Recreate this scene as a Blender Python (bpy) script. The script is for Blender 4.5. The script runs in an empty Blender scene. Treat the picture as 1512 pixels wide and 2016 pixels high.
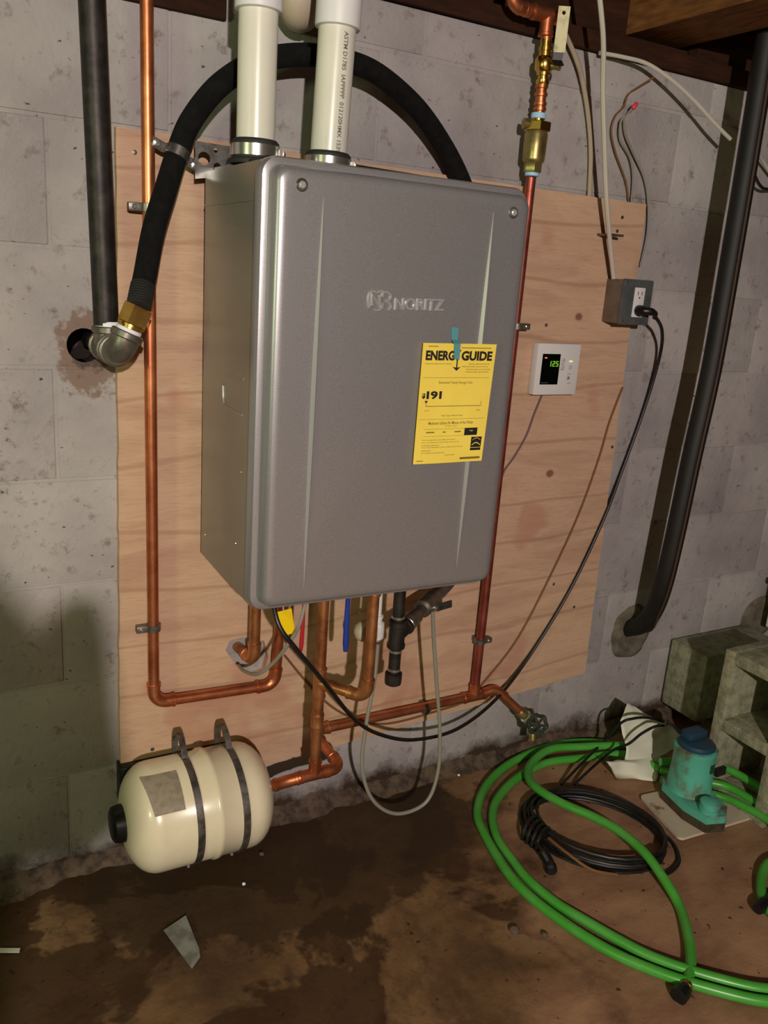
import bpy, bmesh, math, random
from mathutils import Vector, Matrix, Euler, noise
random.seed(7)
PI = math.pi
scene = bpy.context.scene
C = scene.collection

# ------------------------------------------------------------------ camera
CAM = Vector((0.0, -1.587799, 1.240806))
EUL = Euler((1.296031, -0.069371, -0.506399), 'XYZ')
FPX = 1672.827
cd = bpy.data.cameras.new('camera'); cam = bpy.data.objects.new('camera', cd); C.objects.link(cam)
cam.location = CAM; cam.rotation_euler = EUL
cd.sensor_fit = 'HORIZONTAL'; cd.sensor_width = 36.0; cd.lens = 36.0 * FPX / 1512.0
cd.clip_start = 0.02
scene.camera = cam
RM = EUL.to_matrix()
def ray(u, v): return RM @ Vector(((u - 756) / FPX, -(v - 1008) / FPX, -1.0))
def W(u, v, y=0.0):
    d = ray(u, v); return CAM + d * ((y - CAM.y) / d.y)
def G(u, v, z=0.0):
    d = ray(u, v); return CAM + d * ((z - CAM.z) / d.z)

# ------------------------------------------------------------------ world and lights
world = bpy.data.worlds.new('world'); scene.world = world; world.use_nodes = True
bg = world.node_tree.nodes['Background']
bg.inputs['Color'].default_value = (0.75, 0.70, 0.55, 1); bg.inputs['Strength'].default_value = 0.013
def lamp(name, kind, loc, power, col, size, target=None):
    d = bpy.data.lights.new(name, kind); o = bpy.data.objects.new(name, d); C.objects.link(o)
    o.location = loc; d.energy = power; d.color = col
    if kind == 'AREA': d.shape = 'DISK'; d.size = size
    else: d.shadow_soft_size = size
    if target is not None:
        o.rotation_euler = (Vector(target) - Vector(loc)).to_track_quat('-Z', 'Y').to_euler()
    return o
lamp('basement_bulb_offscreen', 'POINT', (-0.42, -3.3, 1.74), 305, (1.0, 0.875, 0.82), 0.03)
lamp('side_room_lamp_offscreen', 'AREA', (-1.75, -1.55, 1.35), 13, (0.82, 1.0, 0.52), 0.35, (0.5, -0.1, 0.9))
vs = scene.view_settings
vs.view_transform = 'Standard'; vs.look = 'None'; vs.gamma = 1.0; vs.use_curve_mapping = False
vs.exposure = 0.0

# ------------------------------------------------------------------ mesh helpers
class MB:
    def __init__(s): s.v = []; s.f = []
    def add(s, vs_, fs):
        n = len(s.v); s.v += [Vector(x) for x in vs_]; s.f += [tuple(i + n for i in f) for f in fs]; return s
    def box(s, lo, hi, bevel=0.0):
        lo = Vector(lo); hi = Vector(hi)
        if bevel <= 0:
            p = [(x, y, z) for x in (lo.x, hi.x) for y in (lo.y, hi.y) for z in (lo.z, hi.z)]
            return s.add(p, [(0, 1, 3, 2), (4, 6, 7, 5), (0, 4, 5, 1), (2, 3, 7, 6), (0, 2, 6, 4), (1, 5, 7, 3)])
        bm = bmesh.new(); bmesh.ops.create_cube(bm, size=1)
        for v in bm.verts: v.co = Vector([lo[i] + (v.co[i] + .5) * (hi[i] - lo[i]) for i in range(3)])
        bmesh.ops.bevel(bm, geom=list(bm.edges), offset=bevel, segments=2, affect='EDGES', profile=.5)
        s.bm(bm); return s
    def bm(s, bm):
        bm.verts.ensure_lookup_table(); bm.verts.index_update()
        s.add([v.co.copy() for v in bm.verts], [[v.index for v in f.verts] for f in bm.faces]); bm.free(); return s
    def tube(s, pts, r, seg=12, closed=False, cap=True):
        pts = [Vector(p) for p in pts]; n = len(pts)
        rs = r if isinstance(r, (list, tuple)) else [r] * n
        tan = []
        for i in range(n):
            if closed: t = pts[(i + 1) % n] - pts[i - 1]
            else: t = pts[min(i + 1, n - 1)] - pts[max(i - 1, 0)]
            if t.length < 1e-9: t = tan[-1] if tan else Vector((0, 0, 1))
            tan.append(t.normalized())
        up = Vector((0, 0, 1)) if abs(tan[0].z) < .9 else Vector((1, 0, 0))
        nrm = (up - tan[0] * up.dot(tan[0])).normalized()
        vs_ = []
        for i in range(n):
            if i:
                nrm = nrm - tan[i] * nrm.dot(tan[i])
                nrm = nrm.normalized() if nrm.length > 1e-6 else tan[i].orthogonal().normalized()
            b = tan[i].cross(nrm)
            for k in range(seg):
                a = 2 * PI * k / seg
                vs_.append(pts[i] + (nrm * math.cos(a) + b * math.sin(a)) * rs[i])
        fs = []
        for i in range(n if closed else n - 1):
            j = (i + 1) % n
            for k in range(seg):
                l = (k + 1) % seg
                fs.append((i * seg + k, i * seg + l, j * seg + l, j * seg + k))
        if cap and not closed:
            fs.append(tuple(range(seg))[::-1]); fs.append(tuple((n - 1) * seg + k for k in range(seg)))
        return s.add(vs_, fs)
    def lathe(s, a, d, prof, seg=20, roll=0.0):
        """prof: (distance along d, radius)"""
        a = Vector(a); d = Vector(d).normalized()
        n1 = d.orthogonal().normalized(); n2 = d.cross(n1)
        vs_ = []
        for t, r in prof:
            for k in range(seg):
                an = 2 * PI * k / seg + roll
                vs_.append(a + d * t + (n1 * math.cos(an) + n2 * math.sin(an)) * max(r, 1e-5))
        fs = []
        for i in range(len(prof) - 1):
            for k in range(seg):
                l = (k + 1) % seg
                fs.append((i * seg + k, i * seg + l, (i + 1) * seg + l, (i + 1) * seg + k))
        fs.append(tuple(range(seg))[::-1]); fs.append(tuple((len(prof) - 1) * seg + k for k in range(seg)))
        return s.add(vs_, fs)
    def quad_slab(s, q, thick):
        """four corners, extruded by vector"""
        q = [Vector(x) for x in q]; t = Vector(thick)
        return s.add(q + [x + t for x in q], [(0, 1, 2, 3), (7, 6, 5, 4), (0, 4, 5, 1), (1, 5, 6, 2), (2, 6, 7, 3), (3, 7, 4, 0)])
    def prism(s, poly, thick):
        n = len(poly); q = [Vector(x) for x in poly]; t = Vector(thick)
        s.add(q + [x + t for x in q], [tuple(range(n)), tuple(range(2 * n - 1, n - 1, -1))] + [(i, n + i, n + (i + 1) % n, (i + 1) % n) for i in range(n)])
        return s

def rootloc(o):
    l = Vector((0, 0, 0))
    while o is not None: l += o.location; o = o.parent
    return l
def part(name, mb, mat, parent=None, smooth=35, loc=None):
    me = bpy.data.meshes.new(name)
    o = bpy.data.objects.new(name, me); C.objects.link(o)
    off = Vector((0, 0, 0))
    if parent is not None: o.parent = parent; off = rootloc(parent)
    elif loc is not None: o.location = loc; off = Vector(loc)
    me.from_pydata([tuple(v - off) for v in mb.v], [], mb.f)
    bm = bmesh.new(); bm.from_mesh(me); bmesh.ops.recalc_face_normals(bm, faces=bm.faces); bm.to_mesh(me); bm.free()
    me.materials.append(mat)
    if smooth:
        me.shade_smooth(); me.set_sharp_from_angle(angle=math.radians(smooth))
    return o
def thing(name, label, cat, loc, group=None):
    o = bpy.data.objects.new(name, None); C.objects.link(o); o.location = loc
    o.empty_display_size = .05
    return tag(o, label, cat, group)
def tag(o, label, cat, group=None):
    o['label'] = label; o['category'] = cat
    if group: o['group'] = group
    return o
def struct(o): o['kind'] = 'structure'; return o
def solo(name, mb, mat, label, cat, loc=None, group=None, smooth=35):
    if loc is None:
        loc = sum(mb.v, Vector()) / len(mb.v); loc.z = min(v.z for v in mb.v)
    return tag(part(name, mb, mat, None, smooth, loc), label, cat, group)

def spline(pts, n=8, closed=False):
    pts = [Vector(p) for p in pts]; out = []; m = len(pts)
    for i in range(m if closed else m - 1):
        if closed: p0, p1, p2, p3 = pts[i - 1], pts[i], pts[(i + 1) % m], pts[(i + 2) % m]
        else: p0, p1, p2, p3 = pts[max(i - 1, 0)], pts[i], pts[i + 1], pts[min(i + 2, m - 1)]
        for k in range(n):
            t = k / n
            out.append(.5 * ((2 * p1) + (p2 - p0) * t + (2 * p0 - 5 * p1 + 4 * p2 - p3) * t * t + (3 * p1 - p0 - 3 * p2 + p3) * t ** 3))
    if not closed: out.append(pts[-1])
    return out
def arc(c, a, b, r, n=8):
    """fillet at corner c between a and b; returns the arc points"""
    c, a, b = Vector(c), Vector(a), Vector(b)
    d1 = (a - c).normalized(); d2 = (b - c).normalized()
    p0 = c + d1 * r; p2 = c + d2 * r
    ang = d1.angle(d2); h = (d1 + d2)
    if h.length < 1e-4: return [p0, p2]
    h.normalize()
    rad = r * math.tan(ang / 2); o = c + h * (r / math.cos(ang / 2))
    e1 = (p0 - o); e2 = (p2 - o); tot = e1.angle(e2); ax = e1.cross(e2).normalized()
    return [o + Matrix.Rotation(tot * i / n, 3, ax) @ e1 for i in range(n + 1)]
def collar(mb, p, d, r, h=.007):
    d = Vector(d).normalized()
    mb.lathe(Vector(p) - d * h * .5, d, [(0, r * .9), (h * .15, r), (h * .85, r), (h, r * .9)], 16)
def run(root, pts, r, mat, er=.026, k=1.16, pname='pipe', ename='elbow'):
    """pipe run: one straight part per leg, one elbow fitting per corner"""
    pts = [Vector(p) for p in pts]
    for i in range(len(pts) - 1):
        a, b = pts[i], pts[i + 1]; d = (b - a).normalized()
        a2 = a + d * (er * .9) if i > 0 else a
        b2 = b - d * (er * .9) if i < len(pts) - 2 else b
        part(pname, MB().tube([a2, b2], r, 16), mat, root)
    for i in range(1, len(pts) - 1):
        ar = arc(pts[i], pts[i - 1], pts[i + 1], er, 8)
        d0 = (pts[i - 1] - pts[i]).normalized(); d1 = (pts[i + 1] - pts[i]).normalized()
        ext = .013
        m = MB().tube([ar[0] + d0 * ext] + ar + [ar[-1] + d1 * ext], r * k, 16)
        collar(m, ar[0] + d0 * ext, d0, r * k * 1.09); collar(m, ar[-1] + d1 * ext, d1, r * k * 1.09)
        part(ename, m, mat, root)
def tee(root, c, axis, branch, r, mat, L=.030, name='tee'):
    c = Vector(c); a = Vector(axis).normalized(); b = Vector(branch).normalized()
    m = MB().tube([c - a * L, c + a * L], r * 1.16, 16)
    m.tube([c, c + b * L], r * 1.14, 16)
    collar(m, c - a * L, a, r * 1.27); collar(m, c + a * L, a, r * 1.27); collar(m, c + b * L, b, r * 1.27)
    return part(name, m, mat, root)
def coupling(root, c, axis, r, mat, L=.018, name='coupling', k=1.16):
    c = Vector(c); a = Vector(axis).normalized(); m = MB()
    m.lathe(c - a * L, a, [(0, r * k), (.003, r * k * 1.06), (.006, r * k), (2 * L - .006, r * k), (2 * L - .003, r * k * 1.06), (2 * L, r * k)], 16)
    return part(name, m, mat, root)

_dep = bpy.context.evaluated_depsgraph_get
def text_geo(txt, size=1.0, bold=0.0, align='LEFT', space=1.0):
    cu = bpy.data.curves.new('t', 'FONT'); cu.body = txt; cu.size = size; cu.offset = bold; cu.align_x = align
    cu.space_character = space; cu.resolution_u = 3
    o = bpy.data.objects.new('t', cu); C.objects.link(o)
    dg = bpy.context.evaluated_depsgraph_get(); dg.update()
    me = bpy.data.meshes.new_from_object(o.evaluated_get(dg))
    vs_ = [v.co.copy() for v in me.vertices]; fs = [tuple(p.vertices) for p in me.polygons]
    bpy.data.objects.remove(o); bpy.data.curves.remove(cu); bpy.data.meshes.remove(me)
    return vs_, fs
def fit_text(txt, x0, x1, y0, y1, bold=0.0, space=1.0):
    """text stretched into a rectangle of 2D coordinates"""
    vs_, fs = text_geo(txt, 1.0, bold, 'LEFT', space)
    ax = min(v.x for v in vs_); bx = max(v.x for v in vs_); ay = min(v.y for v in vs_); by = max(v.y for v in vs_)
    return [Vector((x0 + (v.x - ax) / (bx - ax) * (x1 - x0), y0 + (v.y - ay) / (by - ay) * (y1 - y0), 0)) for v in vs_], fs
def bilin(q, s, t):
    """q = TL, TR, BR, BL; s to the right, t downwards"""
    return (q[0] * (1 - s) + q[1] * s) * (1 - t) + (q[3] * (1 - s) + q[2] * s) * t

# ------------------------------------------------------------------ materials
def lin(c): return tuple(((x / 255) / 12.92 if x / 255 <= .04045 else ((x / 255 + .055) / 1.055) ** 2.4) for x in c) + (1.0,)
def newmat(name):
    m = bpy.data.materials.new(name); m.use_nodes = True
    nt = m.node_tree; b = nt.nodes['Principled BSDF']; return m, nt, b
def N(nt, kind, **kw):
    n = nt.nodes.new(kind)
    for k, v in kw.items(): setattr(n, k, v)
    return n
def noise_node(nt, scale, detail=4, rough=.55, vec=None, dist=0.0):
    n = N(nt, 'ShaderNodeTexNoise'); n.inputs['Scale'].default_value = scale; n.inputs['Detail'].default_value = detail
    n.inputs['Roughness'].default_value = rough; n.inputs['Distortion'].default_value = dist
    if vec is not None: nt.links.new(vec, n.inputs['Vector'])
    return n.outputs['Fac']
def pos(nt, scale=(1, 1, 1), loc=(0, 0, 0), rot=(0, 0, 0)):
    g = N(nt, 'ShaderNodeNewGeometry'); mp = N(nt, 'ShaderNodeMapping')
    mp.inputs['Scale'].default_value = scale; mp.inputs['Location'].default_value = loc; mp.inputs['Rotation'].default_value = rot
    nt.links.new(g.outputs['Position'], mp.inputs['Vector']); return mp.outputs['Vector']
def ramp(nt, fac, stops, interp='LINEAR'):
    r = N(nt, 'ShaderNodeValToRGB'); r.color_ramp.interpolation = interp
    el = r.color_ramp.elements
    while len(el) < len(stops): el.new(.5)
    for e, (p_, c_) in zip(el, stops): e.position = p_; e.color = c_ if len(c_) == 4 else tuple(c_) + (1,)
    nt.links.new(fac, r.inputs['Fac']); return r.outputs['Color']
def mixc(nt, fac, a, b, mode='MIX'):
    m = N(nt, 'ShaderNodeMix', data_type='RGBA', blend_type=mode)
    for sock, val in ((m.inputs[0], fac), (m.inputs[6], a), (m.inputs[7], b)):
        if isinstance(val, bpy.types.NodeSocket): nt.links.new(val, sock)
        else: sock.default_value = val
    return m.outputs[2]
def mathn(nt, op, a, b=None, c=None, clamp=False):
    m = N(nt, 'ShaderNodeMath', operation=op); m.use_clamp = clamp
    for s_, val in zip(m.inputs, (a, b, c)):
        if val is None: continue
        if isinstance(val, bpy.types.NodeSocket): nt.links.new(val, s_)
        else: s_.default_value = val
    return m.outputs[0]
def sep(nt, vec):
    s_ = N(nt, 'ShaderNodeSeparateXYZ'); nt.links.new(vec, s_.inputs[0]); return s_.outputs
def bumpn(nt, b, h, strength=.3, dist=.002):
    n = N(nt, 'ShaderNodeBump'); n.inputs['Strength'].default_value = strength; n.inputs['Distance'].default_value = dist
    nt.links.new(h, n.inputs['Height']); nt.links.new(n.outputs['Normal'], b.inputs['Normal'])
def mat(name, col, rough=.5, metal=0.0, var=None, vs_=20, lo=.42, hi=.62, bump=0.0, bs=120, coat=0.0, dist=.001, spec=.5):
    m, nt, b = newmat(name)
    b.inputs['Roughness'].default_value = rough; b.inputs['Metallic'].default_value = metal
    b.inputs['Coat Weight'].default_value = coat; b.inputs['Specular IOR Level'].default_value = spec
    if var is None: b.inputs['Base Color'].default_value = lin(col)
    else:
        f = noise_node(nt, vs_, 5, .6, pos(nt))
        nt.links.new(ramp(nt, f, [(lo, lin(col)), (hi, lin(var))]), b.inputs['Base Color'])
    if bump > 0: bumpn(nt, b, noise_node(nt, bs, 4, .6, pos(nt)), bump, dist)
    return m

M = {}
def build_materials():
    # painted block wall ------------------------------------------------
    m, nt, b = newmat('painted_block'); P = pos(nt); xyz = sep(nt, P)
    f1 = noise_node(nt, 3.2, 6, .6, P); f2 = noise_node(nt, 26, 6, .7, P); f3 = noise_node(nt, 95, 3, .6, P)
    c = ramp(nt, f1, [(.35, lin((150, 145, 144))), (.65, lin((178, 174, 170)))])
    c = mixc(nt, ramp(nt, f2, [(.56, (0, 0, 0)), (.72, (1, 1, 1))]), c, lin((118, 106, 98)))
    sp = noise_node(nt, 60, 2, .5, pos(nt, (1, 1, 2.0)))
    c = mixc(nt, ramp(nt, sp, [(.70, (0, 0, 0)), (.75, (1, 1, 1))]), c, lin((70, 64, 54)))
    # bare rusty patch round the gas pipe hole
    hx, hz = W(172, 690).x, W(172, 690).z
    dx = mathn(nt, 'MULTIPLY', mathn(nt, 'SUBTRACT', xyz[0], hx + .01), 1.0); dz = mathn(nt, 'MULTIPLY', mathn(nt, 'SUBTRACT', xyz[2], hz - .005), .95)
    rr = mathn(nt, 'SQRT', mathn(nt, 'ADD', mathn(nt, 'MULTIPLY', dx, dx), mathn(nt, 'MULTIPLY', dz, dz)))
    rr = mathn(nt, 'ADD', rr, mathn(nt, 'MULTIPLY', mathn(nt, 'SUBTRACT', noise_node(nt, 18, 5, .65, P), .5), .16))
    c = mixc(nt, ramp(nt, rr, [(.062, (1, 1, 1)), (.072, (0, 0, 0))]), c, lin((132, 112, 100)))
    c = mixc(nt, ramp(nt, rr, [(.030, (1, 1, 1)), (.045, (0, 0, 0))]), c, lin((88, 76, 72)))
    # mildew specks at the left end of the wall
    ax = mathn(nt, 'MULTIPLY', mathn(nt, 'SUBTRACT', xyz[0], .02), 4.2); az = mathn(nt, 'MULTIPLY', mathn(nt, 'SUBTRACT', xyz[2], .86), 4.2)
    ar = mathn(nt, 'SQRT', mathn(nt, 'ADD', mathn(nt, 'MULTIPLY', ax, ax), mathn(nt, 'MULTIPLY', az, az)))
    ar = mathn(nt, 'ADD', ar, mathn(nt, 'MULTIPLY', mathn(nt, 'SUBTRACT', noise_node(nt, 9, 6, .7, P), .5), 1.5))
    mold = mathn(nt, 'MULTIPLY', ramp(nt, noise_node(nt, 48, 5, .7, P), [(.56, (0, 0, 0)), (.68, (1, 1, 1))]), ramp(nt, ar, [(.4, (1, 1, 1)), (1.5, (0, 0, 0))]))
    c = mixc(nt, mold, c, lin((66, 62, 50)))
    # soil splash along the foot of the wall
    zz = mathn(nt, 'ADD', xyz[2], mathn(nt, 'MULTIPLY', mathn(nt, 'SUBTRACT', noise_node(nt, 11, 6, .7, P), .5), .16))
    c = mixc(nt, ramp(nt, zz, [(.03, (1, 1, 1)), (.075, (0, 0, 0))]), c, lin((66, 52, 40)))
    nt.links.new(c, b.inputs['Base Color']); b.inputs['Roughness'].default_value = .8; b.inputs['Specular IOR Level'].default_value = .25
    bumpn(nt, b, mathn(nt, 'ADD', mathn(nt, 'MULTIPLY', f2, 1.0), mathn(nt, 'MULTIPLY', f3, .5)), .55, .004)
    M['block'] = m
    m2 = mat('mortar_paint', (150, 142, 136), .9, 0, (110, 100, 92), 22, .4, .65, .6, 70, dist=.003); M['mortar'] = m2
    # plywood ----------------------------------------------------------
    m, nt, b = newmat('plywood_face')
    P = pos(nt, (1.0, 1.0, 5.5), (0, 0, 0), (0, math.radians(4), 0))
    wv = noise_node(nt, 2.6, 5, .55, P, .5)
    w2 = N(nt, 'ShaderNodeTexWave', wave_type='BANDS', bands_direction='Z'); w2.inputs['Scale'].default_value = 1.15
    w2.inputs['Distortion'].default_value = 5; w2.inputs['Detail'].default_value = 3; w2.inputs['Detail Scale'].default_value = 1.2
    nt.links.new(pos(nt, (.55, 1, 2.2), (0, 0, .3), (0, math.radians(4), 0)), w2.inputs['Vector'])
    c = ramp(nt, wv, [(.34, lin((186, 152, 124))), (.5, lin((202, 170, 140))), (.68, lin((192, 160, 130)))])
    c = mixc(nt, ramp(nt, w2.outputs['Fac'], [(.0, (.34, .34, .34)), (.008, (.2, .2, .2)), (.02, (0, 0, 0))]), c, lin((138, 92, 66)))
    fine = noise_node(nt, 30, 4, .6, pos(nt, (1, 1, 14)))
    c = mixc(nt, ramp(nt, fine, [(.5, (0, 0, 0)), (.8, (.5, .5, .5))]), c, lin((160, 116, 90)))
    vor = N(nt, 'ShaderNodeTexVoronoi'); vor.inputs['Scale'].default_value = 4.1; nt.links.new(pos(nt, (1, 0, 1.25), (.3, 0, .12)), vor.inputs['Vector'])
    c = mixc(nt, ramp(nt, vor.outputs['Distance'], [(.035, (.9, .9, .9)), (.06, (0, 0, 0))]), c, lin((128, 78, 58)))
    wet = noise_node(nt, 3.4, 3, .5, pos(nt, (1, 1, 1), (4.2, 0, 1.3)))
    c = mixc(nt, ramp(nt, wet, [(.58, (0, 0, 0)), (.62, (.45, .45, .45))]), c, lin((176, 120, 96)))
    nt.links.new(c, b.inputs['Base Color']); b.inputs['Roughness'].default_value = .68; b.inputs['Specular IOR Level'].default_value = .3
    bumpn(nt, b, fine, .15, .001); M['ply'] = m
    # floor --------------------------------------------------------------
    m, nt, b = newmat('dirty_concrete'); P = pos(nt)
    f1 = noise_node(nt, 2.3, 7, .62, P, .3); f2 = noise_node(nt, 19, 6, .7, P); f3 = noise_node(nt, 120, 3, .6, P)
    c = ramp(nt, f1, [(.36, lin((66, 47, 29))), (.47, lin((98, 73, 47))), (.56, lin((126, 97, 64))), (.7, lin((138, 110, 80)))])
    c = mixc(nt, ramp(nt, f2, [(.50, (0, 0, 0)), (.72, (.75, .75, .75))]), c, lin((70, 50, 34)))
    wet = noise_node(nt, 3.0, 5, .6, pos(nt, (1, 1, 1), (1.7, .35, 0)), .4)
    wf = ramp(nt, wet, [(.50, (0, 0, 0)), (.53, (.75, .75, .75))])
    c = mixc(nt, wf, c, lin((50, 33, 20)))
    xyz = sep(nt, P)
    dry = mathn(nt, 'ADD', mathn(nt, 'SUBTRACT', xyz[0], mathn(nt, 'MULTIPLY', xyz[1], .55)), mathn(nt, 'MULTIPLY', mathn(nt, 'SUBTRACT', noise_node(nt, 4.5, 6, .6, P), .5), 1.1))
    c = mixc(nt, ramp(nt, mathn(nt, 'SUBTRACT', dry, .8), [(.40, (0, 0, 0)), (.62, (.85, .85, .85))]), c, ramp(nt, noise_node(nt, 6, 5, .6, pos(nt, (1, 2, 1))), [(.38, lin((138, 104, 78))), (.62, lin((166, 130, 98)))]))
    sp = noise_node(nt, 46, 2, .5, P)
    c = mixc(nt, ramp(nt, sp, [(.68, (0, 0, 0)), (.73, (.8, .8, .8))]), c, lin((40, 28, 20)))
    qx = mathn(nt, 'MULTIPLY', mathn(nt, 'SUBTRACT', xyz[0], .66), 2.1); qy = mathn(nt, 'MULTIPLY', mathn(nt, 'ADD', xyz[1], .10), 3.6)
    qr = mathn(nt, 'SQRT', mathn(nt, 'ADD', mathn(nt, 'MULTIPLY', qx, qx), mathn(nt, 'MULTIPLY', qy, qy)))
    qr = mathn(nt, 'ADD', qr, mathn(nt, 'MULTIPLY', mathn(nt, 'SUBTRACT', noise_node(nt, 6, 6, .65, P), .5), 1.3))
    c = mixc(nt, ramp(nt, mathn(nt, 'MULTIPLY', qr, .5), [(.47, (.8, .8, .8)), (.52, (0, 0, 0))]), c, lin((56, 41, 26)))
    nt.links.new(c, b.inputs['Base Color'])
    nt.links.new(ramp(nt, wf, [(0, (.8, .8, .8)), (1, (.45, .45, .45))]), b.inputs['Roughness'])
    b.inputs['Specular IOR Level'].default_value = .3
    bumpn(nt, b, mathn(nt, 'ADD', f2, mathn(nt, 'MULTIPLY', f3, .4)), .4, .004); M['floor'] = m
    # old timber -----------------------------------------------------------
    def wood(name, a, b_, sc):
        m, nt, b = newmat(name)
        f = noise_node(nt, 14, 5, .6, pos(nt, sc)); f2 = noise_node(nt, 4, 3, .5, pos(nt))
        c = mixc(nt, ramp(nt, f2, [(.4, (0, 0, 0)), (.7, (.6, .6, .6))]), ramp(nt, f, [(.35, lin(a)), (.65, lin(b_))]), lin(tuple(x * .6 for x in a)))
        nt.links.new(c, b.inputs['Base Color']); b.inputs['Roughness'].default_value = .8; b.inputs['Specular IOR Level'].default_value = .2
        bumpn(nt, b, f, .4, .002); return m
    M['timber'] = wood('old_timber', (104, 66, 34), (140, 94, 50), (6, 1, 6)); M['dark_timber'] = wood('stained_sill_timber', (46, 26, 15), (64, 37, 21), (1, 6, 6))
    # heater coats -------------------------------------------------------
    m, nt, b = newmat('silver_paint')
    f = noise_node(nt, 900, 2, .5, pos(nt))
    nt.links.new(ramp(nt, f, [(.35, lin((150, 149, 150))), (.65, lin((170, 169, 170)))]), b.inputs['Base Color'])
    b.inputs['Metallic'].default_value = .55; b.inputs['Roughness'].default_value = .36; b.inputs['Coat Weight'].default_value = .25; b.inputs['Coat Roughness'].default_value = .3; M['silver'] = m
    M['emboss_glint'] = mat('embossed_silver_glint', (200, 200, 198), .28, .5)  # cover silver with a lightened colour, painting highlights onto the raised details
    M['panel'] = mat('grey_side_panel', (150, 150, 140), .3, .45, (142, 143, 132), 5)
    M['black_rubber'] = mat('black_rubber', (34, 34, 33), .7, 0, (44, 43, 40), 40, bump=.2, bs=200)
    M['foam'] = mat('black_foam_sleeve', (11, 11, 10), .95, 0, (20, 19, 17), 60, bump=.3, bs=260, spec=.25)
    M['black_plastic'] = mat('black_plastic', (20, 20, 20), .38)
    M['cord_black'] = mat('black_cord_jacket', (16, 16, 16), .45, 0, (30, 28, 26), 70)
    M['steel'] = mat('galvanised_steel', (150, 150, 146), .35, .9, (118, 118, 112), 60)
    M['dark_steel'] = mat('dark_strap_steel', (132, 128, 120), .42, .75, (92, 88, 82), 50)
    M['plate'] = mat('cover_plate_steel', (104, 110, 108), .3, .35, (88, 94, 92), 20); M['chrome'] = mat('clamp_band_steel', (200, 200, 192), .25, .9)
    M['iron'] = mat('black_iron_pipe', (38, 35, 33), .5, .5, (58, 53, 49), 35, bump=.2, bs=180)
    M['malleable'] = mat('malleable_iron', (128, 124, 112), .42, .7, (104, 98, 88), 40, bump=.15, bs=200)
    M['copper'] = mat('copper', (222, 142, 98), .40, .9, (182, 104, 68), 17, .38, .66, .08, 120)
    M['red_copper'] = mat('dull_red_copper', (172, 94, 78), .45, .8, (140, 72, 60), 17)
    M['aged_copper'] = mat('aged_copper', (206, 142, 92), .42, .85, (164, 106, 66), 22)
    M['brass'] = mat('brass', (226, 186, 96), .25, 1, (196, 156, 76), 30)
    M['dull_brass'] = mat('dull_brass', (186, 172, 112), .36, .85, (150, 134, 84), 25)
    M['tape_white'] = mat('thread_tape', (232, 236, 238), .6)
    M['tape_blue'] = mat('pale_blue_tape', (168, 212, 240), .55)
    M['pvc'] = mat('pvc', (226, 226, 208), .3, 0, (216, 216, 200), 6)
    M['pvc_fit'] = mat('pvc_fitting', (226, 228, 226), .45)
    M['pvc_old'] = mat('pvc_old', (188, 176, 150), .5)
    M['ink'] = mat('black_ink', (24, 22, 18), .7); M['grey_ink'] = mat('grey_ink', (110, 108, 100), .7)
    M['olive_ink'] = mat('fine_print_ink', (122, 104, 32), .8)
    M['yellow_paper'] = mat('yellow_paper', (248, 224, 92), .7, 0, (240, 214, 84), 5)
    m, nt, b = newmat('blue_painter_tape'); b.inputs['Base Color'].default_value = lin((92, 160, 168)); b.inputs['Roughness'].default_value = .6
    b.inputs['Alpha'].default_value = .82; M['blue_tape'] = m
    M['tank'] = mat('cream_enamel', (232, 222, 190), .28, 0, (222, 212, 180), 6, coat=.3)
    M['tank_label'] = mat('faded_label', (156, 146, 124), .6, 0, (136, 126, 106), 60)
    M['white_plastic'] = mat('white_plastic', (222, 222, 218), .4)
    M['screen'] = mat('display_glass', (5, 7, 6), .12)
    def emi(name, col, st):
        m, nt, b = newmat(name); b.inputs['Base Color'].default_value = (0, 0, 0, 1)
        b.inputs['Emission Color'].default_value = lin(col); b.inputs['Emission Strength'].default_value = st; return m
    M['digit'] = emi('green_digits', (140, 215, 45), .75); M['led_red'] = emi('red_led', (255, 130, 60), 1.3); M['led_green'] = emi('green_led', (220, 240, 110), 1.2)
    M['button'] = mat('button_grey', (190, 190, 188), .5)
    M['box_steel'] = mat('outlet_box_steel', (128, 120, 108), .45, .5, (112, 104, 94), 30)
    M['cable_white'] = mat('white_cable', (196, 192, 176), .5); M['cable_grey'] = mat('grey_cable', (140, 138, 124), .5)
    M['cable_tan'] = mat('tan_cable', (170, 156, 132), .55)
    M['cable_dark'] = mat('dark_brown_cable', (66, 46, 34), .6); M['cable_brown'] = mat('brown_wire', (120, 82, 44), .6); M['cable_purple'] = mat('mauve_wire', (112, 84, 96), .6)
    M['red_plastic'] = mat('red_vinyl', (176, 34, 44), .45); M['blue_plastic'] = mat('blue_vinyl', (34, 58, 150), .45)
    M['pink_plastic'] = mat('pink_cap', (226, 60, 84), .5)
    M['yellow_tag'] = mat('yellow_tag', (250, 216, 0), .55)
    M['cream_vinyl'] = mat('cream_handle_sleeve', (214, 208, 160), .55, 0, (150, 142, 104), 60, .5, .75)
    M['hose_green'] = mat('green_hose', (66, 156, 50), .34, 0, (82, 164, 68), 12)
    M['teal'] = mat('teal_casting', (86, 176, 152), .5, 0, (104, 96, 74), 16, .5, .66, .2, 80)
    M['pump_top'] = mat('dark_blue_cap', (26, 62, 82), .5, 0, (58, 52, 44), 22, .5, .7)
    M['soil'] = mat('mud', (70, 58, 38), .9, 0, (52, 42, 28), 40, bump=.6, bs=120, dist=.004)
    M['mat_plastic'] = mat('scuffed_white_board', (196, 184, 160), .5, 0, (120, 100, 76), 17, .58, .68)
    M['paper'] = mat('white_paper', (226, 228, 206), .8)
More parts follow.
